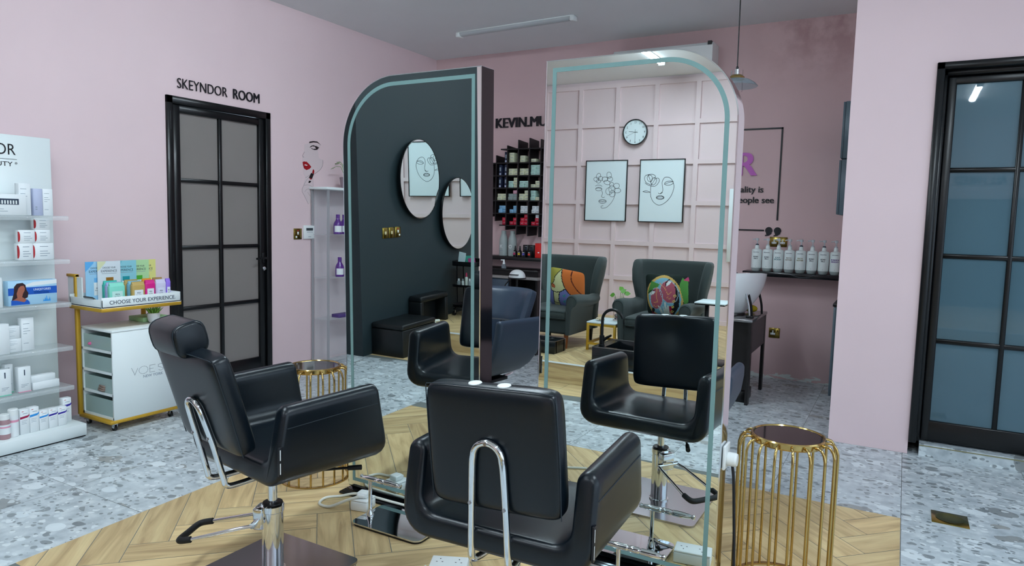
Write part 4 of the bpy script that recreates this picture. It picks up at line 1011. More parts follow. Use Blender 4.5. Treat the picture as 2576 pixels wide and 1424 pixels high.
b = B(M_WHITEP); b.box((-.063, -.022, -.062), (.063, 0, .062), .005); b.build('case', t); b = B(mat('lcd', '#3a474b', .3)); b.box((-.038, -.0235, .014), (.042, -.0215, .038)); b.build('display', t)
for i in range(3):
    b = B(M_TXT); b.box((-.026+.024*i, -.0235, -.002), (-.012+.024*i, -.0215, .003)); b.build('key', t)
b = B(M_TXT); b.box((-.014, -.0226, -.044), (.02, -.0215, -.040)); b.build('maker_mark', t)

# ---------------------------------------------------------------- acrylic unit with purple bottles, half hidden by the left mirror
t = thing('acrylic_display', 'tall clear acrylic display unit with a white top beside the left mirror', 'display unit', (-4.66, 4.91, 0), 90)
# local x from -.292 (nearest) to .29, y -.11 (front) to .11
b = B(M_WHITE); b.box((-.292, -.112, 1.612), (.292, .112, 1.634), .002, 1); b.build('top_board', t)
M_ACR = mat('acrylic_edge', '#b0b0b4', .12, alpha=.6)
for sx in (-1, 1):
    b = B(M_ACR); b.box((sx*.262-.014, -.10, 0), (sx*.262+.014, -.092, 1.612)); b.build('upright', t)
    b = B(M_ACR); b.box((sx*.262-.014, .094, 0), (sx*.262+.014, .102, 1.612)); b.build('upright', t)
b = B(M_CLEAR); b.box((-.248, .085, .03), (.248, .09, 1.61)); b.build('back_sheet', t)
for z in (1.205, .805, .42, .03):
    b = B(M_CLEAR); b.box((-.262, -.09, z-.006), (.262, .085, z)); b.build('shelf', t)
M_PURP = mat('purple_bottle', '#5b2f86', .2, coat=.4)
def purple(label, loc):
    t = thing('shampoo_bottle', label, 'bottle', loc, 90, 'purple bottles in the acrylic unit')
    b = B(M_PURP); b.lathe([(0, 0), (.038, 0), (.041, .004), (.041, .085), (.036, .105), (.020, .132), (.0165, .145), (0, .145)]); b.build('body', t)
    b = B(M_PURP); b.lathe([(0, .146), (.019, .146), (.019, .152), (.018, .153), (.018, .180), (.016, .183), (0, .183)]); b.build('cap', t)
    b = B(M_WHITEC); b.lathe([(.0414, .02), (.0414, .078)], n=28)
    for f_ in [f_ for f_ in b.bm.faces if f_.calc_center_median().y > -.0 or f_.calc_center_median().x > .012]: b.bm.faces.remove(f_)
    b.build('label', t)
purple('purple bottle on the upper shelf of the acrylic unit', (-4.62, 4.83, 1.2055))
purple('purple bottle behind another on the upper shelf of the acrylic unit', (-4.63, 4.925, 1.2055))
purple('purple bottle alone on the middle shelf of the acrylic unit', (-4.62, 4.855, .8055))
b = B(mat('purple_carton', '#4f3a78', .5)); b.box((-.1, -.05, 0), (.1, .05, .03), .002, 1); loose(b, 'flat_carton', 'flat dark purple carton on the low shelf of the acrylic unit', 'box', (-4.62, 4.90, .4205), 90)
t = thing('trailing_plant', 'small pot with a leafy sprig on top of the acrylic unit', 'plant', (-4.62, 4.93, 1.634), 0)
b = B(mat('mauve_pot', '#8f7d86', .6)); b.lathe([(0, 0), (.04, 0), (.055, .10), (.05, .104), (.046, .09), (0, .09)]); b.build('pot', t)
b = B(M_LEAF)
for i in range(7):
    a = i*1.05 - 2.2; L_ = .10+.02*(i % 3); c = Vector((.0, 0, .1)); tip = c + Vector((math.cos(a)*L_*.7, math.sin(a)*L_, .10 + .04*(i % 2))); mid = (c+tip)/2 + Vector((0, 0, .05)); b.tube([c, mid, tip], .0022, n=5)
    dr = (tip-mid).normalized(); sd = dr.cross(Vector((0, 0, 1))).normalized(); e = tip + dr*.055 + Vector((0, 0, -.03)); k = (tip+e)/2
    vv = [b.V(p) for p in (tip, k+sd*.024, e, k-sd*.024)]; b._fin([b.bm.faces.new(vv)], True)
    vv = [b.V(p - Vector((0, 0, .002))) for p in (tip, k+sd*.024, e, k-sd*.024)]; b._fin([b.bm.faces.new(vv[::-1])], True)
b.build('leaves', t)
# ================================================================ back wall
b = B(M_INK); b.text('KEVIN.MURPHY', 0, 0, .102, .97, -.008, .008, 'l', bold=.06); loose(b, 'shelf_lettering', 'black raised brand letters above the black cube rack', 'sign', (-3.958, YB, 2.368), 0)

# black cube rack and its cartons
t = thing('cube_rack', 'black wooden cube rack full of small cartons on the back wall', 'shelf', (0, YB, 0), 0)
RX = [-3.964 + .1325*i for i in range(9)]; RZ = [1.317, 1.443, 1.577, 1.710, 1.839, 1.972, 2.116]
lo_ = {0: 1.40, 1: 1.36, 2: 1.269, 3: 1.221, 4: 1.210, 5: 1.205, 6: 1.22, 7: 1.27, 8: 1.36}; hi_ = {0: 1.99, 1: 2.055, 2: 2.155, 3: 2.209, 4: 2.223, 5: 2.207, 6: 2.17, 7: 2.08, 8: 2.0}
for i, x in enumerate(RX):
    d_ = B(M_BLACKW); d_.prism([(-.2, lo_[i]), (-.001, lo_[i]+.01), (-.001, hi_[i]-.012), (-.2, hi_[i])], x-.006, x+.006, 'x'); d_.build('divider', t)
for k, z in enumerate(RZ):
    x0, x1 = (RX[0]-.04, RX[-1]+.04) if 0 < k < 6 else (RX[1]+.05, RX[-2]+.05)
    d_ = B(M_BLACKW); d_.box((x0, -.1985, z-.006), (x1, -.001, z+.006)); d_.build('shelf_board', t)
CC = {'c': ('cream', '#d6d8b8'), 'm': ('mint', '#b5d8cc'), 'g': ('grey', '#8f9c98'), 'p': ('pink', '#d69aab'), 'b': ('light blue', '#7fb4d8'), 'w': ('white', '#d8dde0'), 'r': ('red', '#c01b35'), 'k': ('dark navy', '#232a44')}
def rack_box(col, row, cx, cz, w_, h, lab, dep=.15):
    nm, hx = CC[col]; b = B(mat('rackbox_'+nm, hx, .5)); b.box((-w_/2, 0, 0), (w_/2, dep, h), .001, 1)
    b.m(M_TXT).box((-w_*.28, -.0004, h*.45), (w_*.28, 0, h*.58))
    if col == 'k': b.m(M_LAV).box((-w_*.36, -.0005, h*.04), (w_*.36, 0, h*.22)); b.m(M_TXT).box((-w_*.3, -.0005, h*.4), (w_*.3, 0, h*.75))
    loose(b, 'dye_carton', lab, 'box', (cx, YB-.185 + random.uniform(0, .012), cz), 0, 'cartons in the black cube rack')
ROW = ['bottom', 'fifth', 'fourth', 'third', 'second', 'top']; CN = {1: 'first', 2: 'second', 3: 'third', 4: 'fourth'}
# per row (top first) and cell: columns of stacked colours from left to right
CONT = {5: {1: 'K', 2: ['ccc', ''], 3: ['cc', ''], 4: ['c', '']}, 4: {1: 'KK', 2: ['cc', 'cc'], 3: ['cc', 'cc'], 4: ['mmm', 'mmm']}, 3: {1: 'KK', 2: ['mm', 'ccc'], 3: ['mm', 'mm'], 4: ['c', 'cc']},
        2: {1: ['cc', 'cc'], 2: ['gg', 'ggp'], 3: ['cc', 'ccc'], 4: ['mmm', 'c']}, 1: {1: ['bb', 'bb'], 2: ['b', 'bb'], 3: ['ww', 'ww'], 4: ['ww', 'ww']}, 0: {1: ['', 'rr'], 2: ['r', 'rr'], 3: ['rr', 'rrr'], 4: ['r', 'rrw']}}
for row, cells in CONT.items():
    for ci, cnt in cells.items():
        x0 = RX[ci]; z0 = RZ[row] + .0065
        where = f'in the rack, {ROW[row]} row, {CN[ci]} visible column'
        if isinstance(cnt, str):
            xs = [.105] if len(cnt) == 1 else [.035, .105]
            for i, dx in enumerate(xs): rack_box('k', row, x0+dx, z0, .03, .112, f'tall dark navy carton {"" if len(xs) == 1 else ["on the left ", "on the right "][i]}{where}')
            continue
        hh = .034 if row > 1 else .038
        for si, stack in enumerate(cnt):
            for ki, c in enumerate(stack):
                ps = ['lowest', 'second up', 'third up'][ki]
                if len(stack) == 1: ps = 'single'
                ww = .056 if row > 1 else .044
                dx = .038 + si*.0585 if row > 1 else .052 + si*.0465
                rack_box(c, row, x0+dx + (.003 if (ki+si) % 2 else 0), z0 + ki*(hh+.0004), ww, hh, f'{CC[c][0]} carton, {ps} on the {["left", "right"][si]}, {where}')

# ledge under the rack, bottles on it, counter below
struct_ = tag(B(M_BLACKW).box((-4.3, YB-.22, .952), (-3.05, YB-.001, .988), .002, 1).build('wall_ledge'), 'black ledge on the back wall under the cube rack', 'shelf')
M_GREYB = mat('grey_bottle', '#a0a9a7', .35)
def grey_bottle(lab, x, logo):
    t = thing('salon_bottle', lab, 'bottle', (x, YB-.11, .9885), 0, 'big grey bottles on the ledge')
    b = B(M_GREYB); b.lathe([(0, 0), (.044, 0), (.047, .006), (.047, .15), (.044, .18), (.030, .225), (.0255, .24), (0, .24)]); b.build('body', t)
    b = B(M_GREYB); b.lathe([(0, .2405), (.027, .2405), (.027, .266), (.025, .27), (0, .27)]); b.build('cap', t)
    b = B(M_WHITEP); b.text(logo, 0, .085, .036, None, -.0475, .0006, 'c'); b.m(M_TXT).box((-.02, -.048, .055), (.02, -.0474, .06)); b.build('label_print', t)
grey_bottle('tall grey bottle under the rack, nearer the spray bottles', -3.662, 'O'); grey_bottle('tall grey bottle under the rack, half hidden by the left mirror', -3.772, 'K')
def small_spray(lab, x, y, z, col):
    t = thing('spray_bottle', lab, 'bottle', (x, y, z), 0, 'small black spray bottles on the ledge')
    b = B(M_BLACKP); b.lathe([(0, 0), (.020, 0), (.021, .003), (.021, .058), (.012, .070), (.009, .075), (0, .075)], n=18); b.build('body', t)
    b = B(M_BLACKP); b.lathe([(0, .0752), (.0105, .0752), (.0105, .09), (.007, .1), (.007, .115), (0, .116)], n=14); b.build('nozzle', t)
    b = B(mat('spray_'+col[1:], col, .5)); b.box((-.013, -.0222, .022), (.013, -.0205, .042)); b.m(M_WHITEP).box((-.01, -.0222, .048), (.01, -.0205, .053)); b.build('label', t)
small_spray('small black spray bottle with a pink label on the ledge', -3.583, 6.385, .9885, '#b5355f')
small_spray('small black spray bottle with a yellow label on the ledge', -3.527, 6.385, .9885, '#d0b32c')
small_spray('small black spray bottle with a violet label on the ledge', -3.468, 6.375, .9885, '#4e4aa6')
small_spray('small black spray bottle with a red label on the ledge', -3.402, 6.375, .9885, '#d43a30')
for x, lab in ((-3.484, 'black carton on the ledge, the left one of a pair'), (-3.418, 'black carton on the ledge, the right one of a pair')):
    b = B(M_BLACKP); b.box((-.032, 0, 0), (.032, .06, .128), .002, 1); b.m(M_TXT).box((-.018, -.0005, .11), (.018, 0, .114)); b.m(M_INKB).box((-.014, -.0005, .07), (.014, 0, .098)); loose(b, 'styling_carton', lab, 'box', (x, 6.43, .9885), 0, 'black cartons on the ledge')
b = B(mat('bright_red_carton', '#d8231f', .45)); b.box((-.045, 0, 0), (.045, .06, .152), .002, 1); b.m(M_WHITEP).box((-.012, -.0005, .05), (.006, 0, .062)); loose(b, 'red_carton', 'bright red carton on the ledge next to the right mirror', 'box', (-3.29, 6.36, .9885), 0)
t = thing('salon_counter', 'black counter with a grey-edged desk under the cube rack', 'counter', (-3.85, YB, 0), 0)
b = B(M_BLACKW); b.box((-.6, -.34, .845), (.62, -.002, .865), .002, 1); b.box((-.6, -.33, .80), (.62, -.01, .845)); b.build('upper_shelf', t)
b = B(mat('grey_desk_edge', '#8d8784', .5)); b.box((-.62, -.42, .772), (.66, -.002, .795), .002, 1); b.build('desktop', t)
b = B(mat('slate_blue_panel', '#26384a', .45)); b.box((-.6, -.40, .06), (.31, -.02, .772), .002, 1); b.build('cabinet', t)
b = B(M_BLACKW); b.box((.31, -.38, .0), (.335, -.02, .772)); b.box((.62, -.38, 0), (.645, -.02, .772)); b.box((.33, -.06, .1), (.62, -.03, .772)); b.box((-.6, -.35, 0), (.31, -.02, .06)); b.build('side_panel', t)
t = thing('water_sprayer', 'small clear sprayer with a white head on the black counter', 'sprayer', (-3.652, 6.27, .8655), 20)
b = B(mat('clear_bottle', '#b9c4cc', .1, trans=.7, ior=1.2)); b.lathe([(0, 0), (.024, 0), (.026, .004), (.026, .035), (.014, .046), (0, .046)], n=18); b.build('body', t)
b = B(M_WHITEP); b.lathe([(0, .0462), (.015, .0462), (.014, .06), (.009, .072), (.009, .09), (0, .091)], n=14); b.box((-.034, -.005, .083), (.008, .005, .094), .002, 1); b.build('spray_head', t)
t = thing('hair_steamer', 'white domed hair steamer on a black tripod between the mirrors', 'steamer', (-3.31, 5.95, 0), 0)
b = B(M_WHITEP)
def dome(a, c):
    th = 2*math.pi*a; ph = c*math.pi*.52; r = math.sin(ph); return (.085*r*math.cos(th), .075*r*math.sin(th), .805 + .085*math.cos(ph)**.8 if math.cos(ph) > 0 else .805)
b.grid(dome, 28, 10, True); b.m(M_BLACKP).lathe([(.086, .80), (.09, .80), (.09, .812), (.086, .812)], n=28); b.box((-.05, -.088, .84), (.05, -.06, .846)); b.build('hood', t)
b = B(M_BLACKM); b.cyl((0, 0, .25), (0, 0, .80), .012)
b.build('pole', t)
for k in range(3):
    a = R(90+120*k); b = B(M_BLACKM); b.tube([(0, 0, .62), (.16*math.cos(a), .16*math.sin(a), .3), (.26*math.cos(a), .26*math.sin(a), .02)], .009, n=8); b.build('tripod_leg', t)
b = B(M_CABK); b.tube(smoothpath([(-.05, -.03, .80), (-.12, -.05, .70), (-.10, -.06, .5), (-.16, -.05, .3), (-.12, -.02, .02)], 6), .006, n=8); b.build('hose', t)

# air conditioner high on the wall behind the right mirror
t = thing('air_conditioner', 'white split air conditioner high on the back wall', 'air conditioner', (-2.07, YB, 2.72), 0)
b = B(M_WHITEP); b.prism([(-.02, 0), (-.17, .0), (-.215, .05), (-.225, .12), (-.225, .255), (-.20, .282), (0, .285), (0, 0)], -.47, .47, 'x'); b.build('case', t)
b = B(mat('vent_grey', '#9aa3a6', .5)); b.box((-.44, -.20, .012), (.44, -.10, .02)); b.build('louvre', t)
b = B(M_BLACKP); b.box((.425, -.229, .255), (.46, -.19, .289)); b.build('corner_tape', t)

# quote decal
M_ORCH = mat('orchid_letter', '#c062bd', .4)
t = thing('quote_decal', 'framed wall quote in black and orchid letters above the pump bottles', 'decal', (-1.70, YB-.0015, 1.80), 0)
b = B(M_INK); b.box((-.69, -.006, .436), (.701, 0, .450)); b.build('top_rule', t)
b = B(M_INK); b.box((.687, -.006, -.371), (.701, 0, .450)); b.build('right_rule', t)
b = B(M_INK); b.box((-.69, -.006, -.469), (.586, 0, -.456)); b.build('bottom_rule', t)
b = B(M_ORCH); b.text('HAIR', .491, .030, .205, None, -.006, .006, 'r', bold=.05); b.build('headline', t)
b = B(M_INK); b.text('personality is', .561, -.122, .055, None, -.004, .004, 'r', bold=.035); b.text('people see', .656, -.217, .055, None, -.004, .004, 'r', bold=.035); b.build('quote_lines', t)
for dx in (.598, .672):
    b = B(M_INK); P = arc(dx+.03, -.467+.0, .031, -60, 200, 18); P = [(dx+.03+.031*math.cos(R(a)), -.462+.031*math.sin(R(a))) for a in range(-40, 221, 15)] + [(dx+.004, -.478), (dx+.012, -.500), (dx+.0, -.502), (dx-.001, -.513), (dx+.03, -.508), (dx+.055, -.49)]
    b.prism(P, -.006, 0); b.build('quote_mark', t)

brass_plate('brass twin socket on the wall behind the pump bottles', (-.985, YB, 1.238), 0, 'twin socket', .15, .088, 'socket')
brass_plate('brass single socket low on the wall right of the shampoo unit', (-.974, YB, .415), 0, 'socket', .094, .09, 'socket')
t = thing('marble_ledge', 'black marbled ledge carrying eight white pump bottles', 'shelf', (-.80, YB, .937), 0)
b = B(M_MARBLE); b.box((-.44, -.22, 0), (.44, -.001, .04), .002, 1); b.m(mat('marble_vein', '#5d646c', .4)).tube(smoothpath([(-.05, -.2203, .034), (.0, -.2203, .016), (.05, -.2203, .01), (.11, -.2203, .018), (.15, -.2203, .036)], 5), .0014, n=5); b.build('slab', t)
# white pump bottles
M_PB = mat('pump_bottle_white', '#e6f0ef', .35); M_PBG = mat('pump_bottle_foot', '#a9b6b5', .4); M_DUSK = mat('dusk_collar', '#3a4352', .5); M_CLEARP = mat('pump_clear', '#e3ebf0', .25, trans=.35)
SPEC = [('BOND', 'PRO', '#46525c', 1, 'at the left end of the ledge, dark collar'), ('BOND', 'PRO', '#46525c', 0, 'second from the left end of the ledge'), ('SCALP', 'SPECIALIST', '#3f8592', 0, 'teal lettering, before the brass twin socket'), ('RICH', 'REPAIR', '#8b8474', 0, 'brownish lettering and white collar'), ('RICH', 'REPAIR', '#8b8a60', 1, 'olive lettering and dark collar'), ('BOND', 'PRO', '#46525c', 0, 'third from the right end of the ledge'), ('BOND', 'PRO', '#46525c', 1, 'dark collar, second from the right end of the ledge'), ('BLONDES &', 'HIGHLIGHTS', '#6a4b94', 0, 'violet lettering, at the right end of the ledge')]
for i, (l1, l2, col, dark, lab) in enumerate(SPEC):
    x = -1.143 + i*.0915
    t = thing('pump_bottle', 'white pump bottle, ' + lab, 'bottle', (x, YB-.125, .9775), 0, 'white pump bottles on the marbled ledge'); t.scale = (1.09, 1.09, 1.03)
    b = B(M_PB); b.lathe([(.032, .016), (.0395, .028), (.0395, .175), (.036, .186), (.018, .192), (.0165, .194), (0, .194)], n=32); b.m(M_PBG).lathe([(0, 0), (.029, 0), (.031, .003), (.0396, .0275), (.0396, .028)], n=32); b.build('body', t)
    b = B(M_PB); b.lathe([(0, .1942), (.0165, .1942), (.0165, .208), (.013, .222), (.0, .222)], n=20); b.build('neck', t)
    b = B(M_DUSK if dark else M_CLEARP); b.lathe([(0, .2222), (.0135, .2222), (.012, .231), (.006, .235), (0, .235)], n=20); b.build('collar', t)
    b = B(M_CLEARP); b.cyl((0, 0, .235), (0, 0, .262), .004); b.lathe([(0, .262), (.012, .262), (.013, .266), (.012, .282), (0, .284)], n=18); b.tube([(-.005, 0, .274), (-.03, -.006, .273), (-.036, -.007, .268)], .0042, n=8); b.build('pump_head', t)
    b = B(M_INKB)
    # lettering wrapped on the front of the cylinder
    b.text('GOLDWELL', 0, .160, .0062, .048, 0, .0005, 'c', bold=.05); M_c = mat('bottleprint_'+col[1:]+str(i if False else ''), col, .5); b.m(M_c)
    b.text(l1, 0, .118, .0115, .036 if len(l1) < 7 else .058, 0, .0005, 'c', bold=.05); b.text(l2, 0, .102, .0115, .028 if l2 == 'PRO' else .05 if len(l2) < 8 else .056, 0, .0005, 'c', bold=.05)
    b.m(M_TXT)
    for k_, wd in enumerate((.05, .04, .046, .056)): b.box((-wd/2, -.0004, .092-.008*k_), (wd/2, 0, .0932-.008*k_))
    b.m(M_INK).box((-.0015, -.0004, .040), (.0015, 0, .043))
    for v_ in b.bm.verts:
        th = v_.co.x/.0397; rr = .0397 - v_.co.y; v_.co.x, v_.co.y = rr*math.sin(th), -rr*math.cos(th)
    b.build('label_print', t)

# shampoo unit
t = thing('shampoo_unit', 'black shampoo station with a white basin behind the right mirror', 'shampoo unit', (-1.28, 5.75, 0), 0)
b = B(mat('steel_edged_top', '#7e7d7e', .18, .7)); b.box((-.36, -.32, .640), (.315, .325, .664), .003, 1); b.build('deck', t)
b = B(M_BLACKP); b.box((-.35, -.31, .6642), (.16, .20, .668), .002, 1); b.build('deck_mat', t)
b = B(M_BLACKW); b.box((-.35, -.245, .10), (.285, -.225, .640)); b.build('front_panel', t)
b = B(M_BLACKW); b.box((-.35, -.30, 0), (-.325, .31, .64)); b.build('end_panel', t)
for p_, q_ in (((.285, -.32, 0), (.308, -.255, .64)), ((.285, .27, 0), (.308, .325, .64))):
    b = B(M_BLACKW); b.box(p_, q_); b.build('leg', t)
b = B(mat('taupe_side_panel', '#4a4346', .45)); b.prism([(-.255, .64), (-.255, .395), (.27, .40), (.27, .64)], .287, .306, 'x'); b.build('side_panel', t)
b = B(M_BLACKM); b.box((-.33, -.25, .0), (.28, -.02, .09), .004, 1); b.build('foot_box', t)
M_BS = M_CERAMIC
bs = B(M_BS)
def bowl(r0):
    def f(a, c):
        th = 2*math.pi*a; k = c
        # from rim (k=0) to foot (k=1): deep egg-shaped shell leaning to the front
        rx = (.225 - .02*k - .135*k**2.2) * r0; ry = (.245 - .03*k - .15*k**2.0) * r0
        cx = -.01*k; cy = .0
        z = .985 - .02*math.sin(th)*(1-k) + .02*math.cos(th)*(1-k) - .31*k
        return (.13 + cx + rx*math.cos(th), -.06 + cy + ry*math.sin(th), z)
    return f
bs.grid(bowl(1.), 36, 14, True)
inn = bowl(.9)
bs.grid(lambda a, c: (lambda p: (p[0], p[1], p[2] + .002 + .06*c))(inn(a, c*.85)), 36, 12, True)
bs.grid(lambda a, c: tuple(Vector(bowl(1.)(a, 0)).lerp(Vector(inn(a, 0)) + Vector((0, 0, .002)), c)), 36, 3, True)
bs.grid(lambda a, c: tuple(Vector(bowl(1.)(a, 1)).lerp(Vector((.12, -.06, .675)), c)), 36, 3, True)
bs.grid(lambda a, c: tuple((lambda p: Vector((p[0], p[1], p[2] + .053)))(inn(a, .85)).lerp(Vector((.12, -.06, .775)), c)), 36, 3, True)
bmesh.ops.remove_doubles(bs.bm, verts=bs.bm.verts[:], dist=1e-4)
bo = bs.build('basin', t)
b = B(M_BLACKP); b.lathe([(0, .664), (.085, .664), (.09, .668), (.085, .682), (0, .682)], (.12, -.06, 0)); b.build('basin_swivel', t)
b = B(M_CHROME); b.lathe([(0, .99), (.02, .99), (.022, 1.0), (.02, 1.018), (0, 1.02)], (.15, -.25, 0)); b.lathe([(0, .99), (.03, .99), (.032, 1.0), (.028, 1.014), (0, 1.016)], (.225, -.20, 0)); b.build('tap', t)
b = B(M_BLACKP); b.tube(smoothpath([(.16, -.27, 1.01), (.13, -.28, 1.03), (.08, -.275, 1.028)], 4), .012, n=10); b.build('hand_shower', t)
for dx, dy, M_ in ((.262, -.21, M_CHROME), (.275, -.19, M_BLACKM), (.30, .10, M_BLACKM)):
    b = B(M_); b.tube(smoothpath([(dx-.035, dy, .89), (dx-.025, dy, .85), (dx, dy, .75), (dx+.008, dy, .666)], 5), .009, n=10); b.build('strut', t)
b = B(M_BLACKM); b.box((.245, -.235, .664), (.30, -.175, .682), .004, 1); b.build('strut_foot', t)
b = B(mat('yellow_sponge', '#b9a417', .8)); b.ball((0, 0, .03), .05, 14, (1, .8, .6)); loose(b, 'sponge', 'yellow-green sponge behind the white shampoo basin', 'sponge', (-1.07, 5.93, .664), 0)

# grey cabinets in the alcove, seen edge on past the pink pillar
def cab(lab, z0, z1, x0, ya, yb, top=None):
    t = thing('wall_cabinet' if top is None else 'base_cabinet', lab, 'cabinet', (-.352, (ya+yb)/2, z0), 0, 'grey cabinets in the alcove')
    d_ = (yb-ya)/2; W_ = x0+.352
    b = B(M_GREY); b.box((W_+.018, -d_, 0), (0, d_, z1-z0 - (.022 if top else 0)), .001, 1); b.build('body', t)
    for s in (0, 1):
        b = B(M_GREY); b.box((W_, -d_ + s*d_ + .002, .003 + (.08 if top else 0)), (W_+.017, -d_ + (s+1)*d_ - .002, z1-z0-.003 - (.022 if top else 0)), .001, 1); b.build('door', t)
    if top: b = B(M_BLACKW); b.box((W_-.006, -d_-.006, z1-z0-.022), (0, d_, z1-z0), .001, 1); b.build('worktop', t)
cab('grey wall cabinet in the alcove, the upper of two', 1.905, 2.33, -.470, 5.85, 6.5)
cab('grey wall cabinet in the alcove, the lower of two', 1.478, 1.895, -.474, 5.85, 6.5)
cab('grey base cabinet with a black top behind the pink pillar', 0, .80, -.44, 5.775, 6.5, True)

# pendant lamp
t = thing('pendant_lamp', 'clear glass pendant lamp with a brass collar hanging beyond the right mirror', 'lamp', (-1.085, 5.0, 2.30), 0)
b = B(M_BLACKP); b.cyl((0, 0, .165), (-.004, 0, ZC-2.30), .004, n=8); b.build('cord', t)
b = B(M_BLACKP); b.lathe([(0, .150), (.009, .150), (.009, .165), (.005, .172), (0, .172)], n=14); b.m(M_CHROME).lathe([(0, .115), (.018, .115), (.018, .15), (0, .151)], n=18); b.build('lamp_holder', t)
b = B(M_GLASS); b.lathe([(.040, .10), (.040, .145), (.0375, .145), (.0375, .10)], n=28); b.build('glass_neck', t)
b = B(M_GOLD); b.lathe([(0, .112), (.040, .110), (.052, .098), (.056, .086), (.052, .084), (.03, .09), (0, .09)], n=32); b.build('brass_collar', t)
M_SHG = mat('shade_glass', '#d6e4ea', .05, trans=.85, ior=1.1)
b = B(M_SHG); b.lathe([(.052, .088), (.09, .078), (.125, .055), (.142, .035), (.140, .033), (.122, .052), (.088, .075), (.052, .085)], n=44); b.build('shade', t)
b = B(M_GLASS); b.lathe([(.0, .086), (.035, .084), (.040, .06), (.040, .0), (.038, 0), (.038, .06), (.033, .08)], n=28); b.build('glass_chimney', t)

# floor drain
t = thing('floor_drain', 'square brass floor drain set in the tiles at lower right', 'drain', (.275, 3.832, 0), 0)
b = B(M_BRASS); b.box((-.076, -.078, .0), (.076, .078, .004), .001, 1); b.build('frame', t)
b = B(M_BRASS); b.lathe([(.058, .004), (.060, .0062), (.056, .0065), (.05, .005), (.02, .0046), (0, .0046)], n=40); b.build('cover', t)
# ================================================================ pedicure corner on the platform (seen in the mirrors)
M_LEG = mat('brown_wood_leg', '#8a4a24', .35)
def wing_chair(label, loc, rz):
    t = thing('wing_armchair', label, 'armchair', loc, rz, 'dark green wing armchairs')
    b = B(M_FELT); b.box((-.262, -.345, .135), (.262, .33, .285), .025, 3); b.build('seat_base', t)
    b = B(M_FELT); b.T = Matrix.Translation((0, -.085, .322)) @ Matrix.Rotation(R(90), 4, 'X'); puff(b, .50, .10, .60, n=10, nu=24, nv=24); co = b.build('seat_cushion', t)
    b = B(M_FELT2)
    for z in (.292, .352): b.tube([(-.235, -.378, z), (0, -.386, z), (.235, -.378, z)], .004, n=6)
    b.build('cushion_piping', co)
    # back and wings: a U-shaped section lofted upwards
    bk = B(M_FELT); rings = []
    for z, hw, wing, yb, th in ((.14, .285, .10, .30, .07), (.30, .285, .12, .31, .07), (.45, .29, .13, .325, .07), (.55, .305, .17, .335, .072), (.66, .325, .20, .35, .075), (.76, .338, .19, .362, .075), (.82, .343, .165, .37, .070), (.845, .343, .155, .372, .055), (.855, .342, .15, .374, .03)):
        path = [(-hw, yb-wing), (-hw-.003, yb-wing*.55), (-hw+.004, yb-.06), (-hw+.05, yb-.01)] + [(-hw+.05+(2*hw-.1)*k/6, yb + .012*math.sin(math.pi*k/6)) for k in range(1, 6)] + [(hw-.05, yb-.01), (hw-.004, yb-.06), (hw+.003, yb-wing*.55), (hw, yb-wing)]
        P = [Vector((x, y, 0)) for x, y in path]; nr = []
        for i in range(len(P)):
            d_ = (P[min(i+1, len(P)-1)] - P[max(i-1, 0)]).normalized(); nr.append(Vector((-d_.y, d_.x, 0)))
        out = [p + n*th*.5 for p, n in zip(P, nr)]; inn = [p - n*th*.5 for p, n in zip(P, nr)]
        e0 = [P[0] + (Vector((0, -1, 0))*math.sin(R(a)) + nr[0]*-math.cos(R(a)))*th*.5 for a in (30, 60, 90, 120, 150)]
        e1 = [P[-1] + (Vector((0, -1, 0))*math.sin(R(a)) + nr[-1]*math.cos(R(a)))*th*.5 for a in (30, 60, 90, 120, 150)]
        ring = out + e1 + inn[::-1] + e0
        rings.append([bk.V((p.x, p.y, z)) for p in ring])
    k = len(rings[0]); fs = []
    for A, C in zip(rings, rings[1:]):
        for i in range(k): fs.append(bk.bm.faces.new((A[i], A[(i+1) % k], C[(i+1) % k], C[i])))
    fs.append(bk.bm.faces.new(rings[0])); fs.append(bk.bm.faces.new(rings[-1][::-1])); bk._fin(fs, True); bk.build('wing_back', t)
    for s in (-1, 1):
        # rolled arm: outline in x-z swept from the front towards the back, dipping before it meets the wing
        a = B(M_FELT); rg = []
        for y, dz, sc_ in ((-.372, -.012, .86), (-.366, -.004, .95), (-.352, 0, 1), (-.20, -.006, 1), (-.05, -.022, 1), (.08, -.03, 1), (.20, -.02, 1)):
            pts = []
            cx, cz = .305, .468+dz; r = .055*sc_
            pts += [(cx + r*math.cos(R(q)), cz + r*math.sin(R(q))) for q in range(-60, 171, 21)]
            pts += [(.252, cz-.05), (.25, .35), (.25, .20), (.252, .137), (.292, .137), (.298, .20), (.302, .30), (.308, .38)]
            rg.append([a.V((s*x, y, z)) for x, z in pts])
        kk = len(rg[0]); fs = []
        for A, C in zip(rg, rg[1:]):
            for i in range(kk): fs.append(a.bm.faces.new((A[i], A[(i+1) % kk], C[(i+1) % kk], C[i])))
        fs.append(a.bm.faces.new(rg[0])); fs.append(a.bm.faces.new(rg[-1][::-1])); a._fin(fs, True); ao = a.build('armrest', t)
        pp = B(M_FELT2); pp.tube([(s*(.305 + .05*math.cos(R(q))), -.372, .456 + .05*math.sin(R(q))) for q in range(-60, 181, 20)] + [(s*.257, -.371, .36), (s*.257, -.371, .15)], .004, n=6); pp.build('arm_piping', ao)
    for x, y in ((-.235, -.31), (.235, -.31)):
        b = B(M_LEG); b.lathe([(.0, .0), (.014, 0), (.022, .13), (.022, .14), (0, .14)], (x, y, 0), 14); b.build('leg', t)
    for x, y in ((-.235, .29), (.235, .29)):
        b = B(M_BLACKW); b.lathe([(.0, .0), (.014, 0), (.022, .13), (.022, .14), (0, .14)], (x, y, 0), 14); b.build('leg', t)
    return t
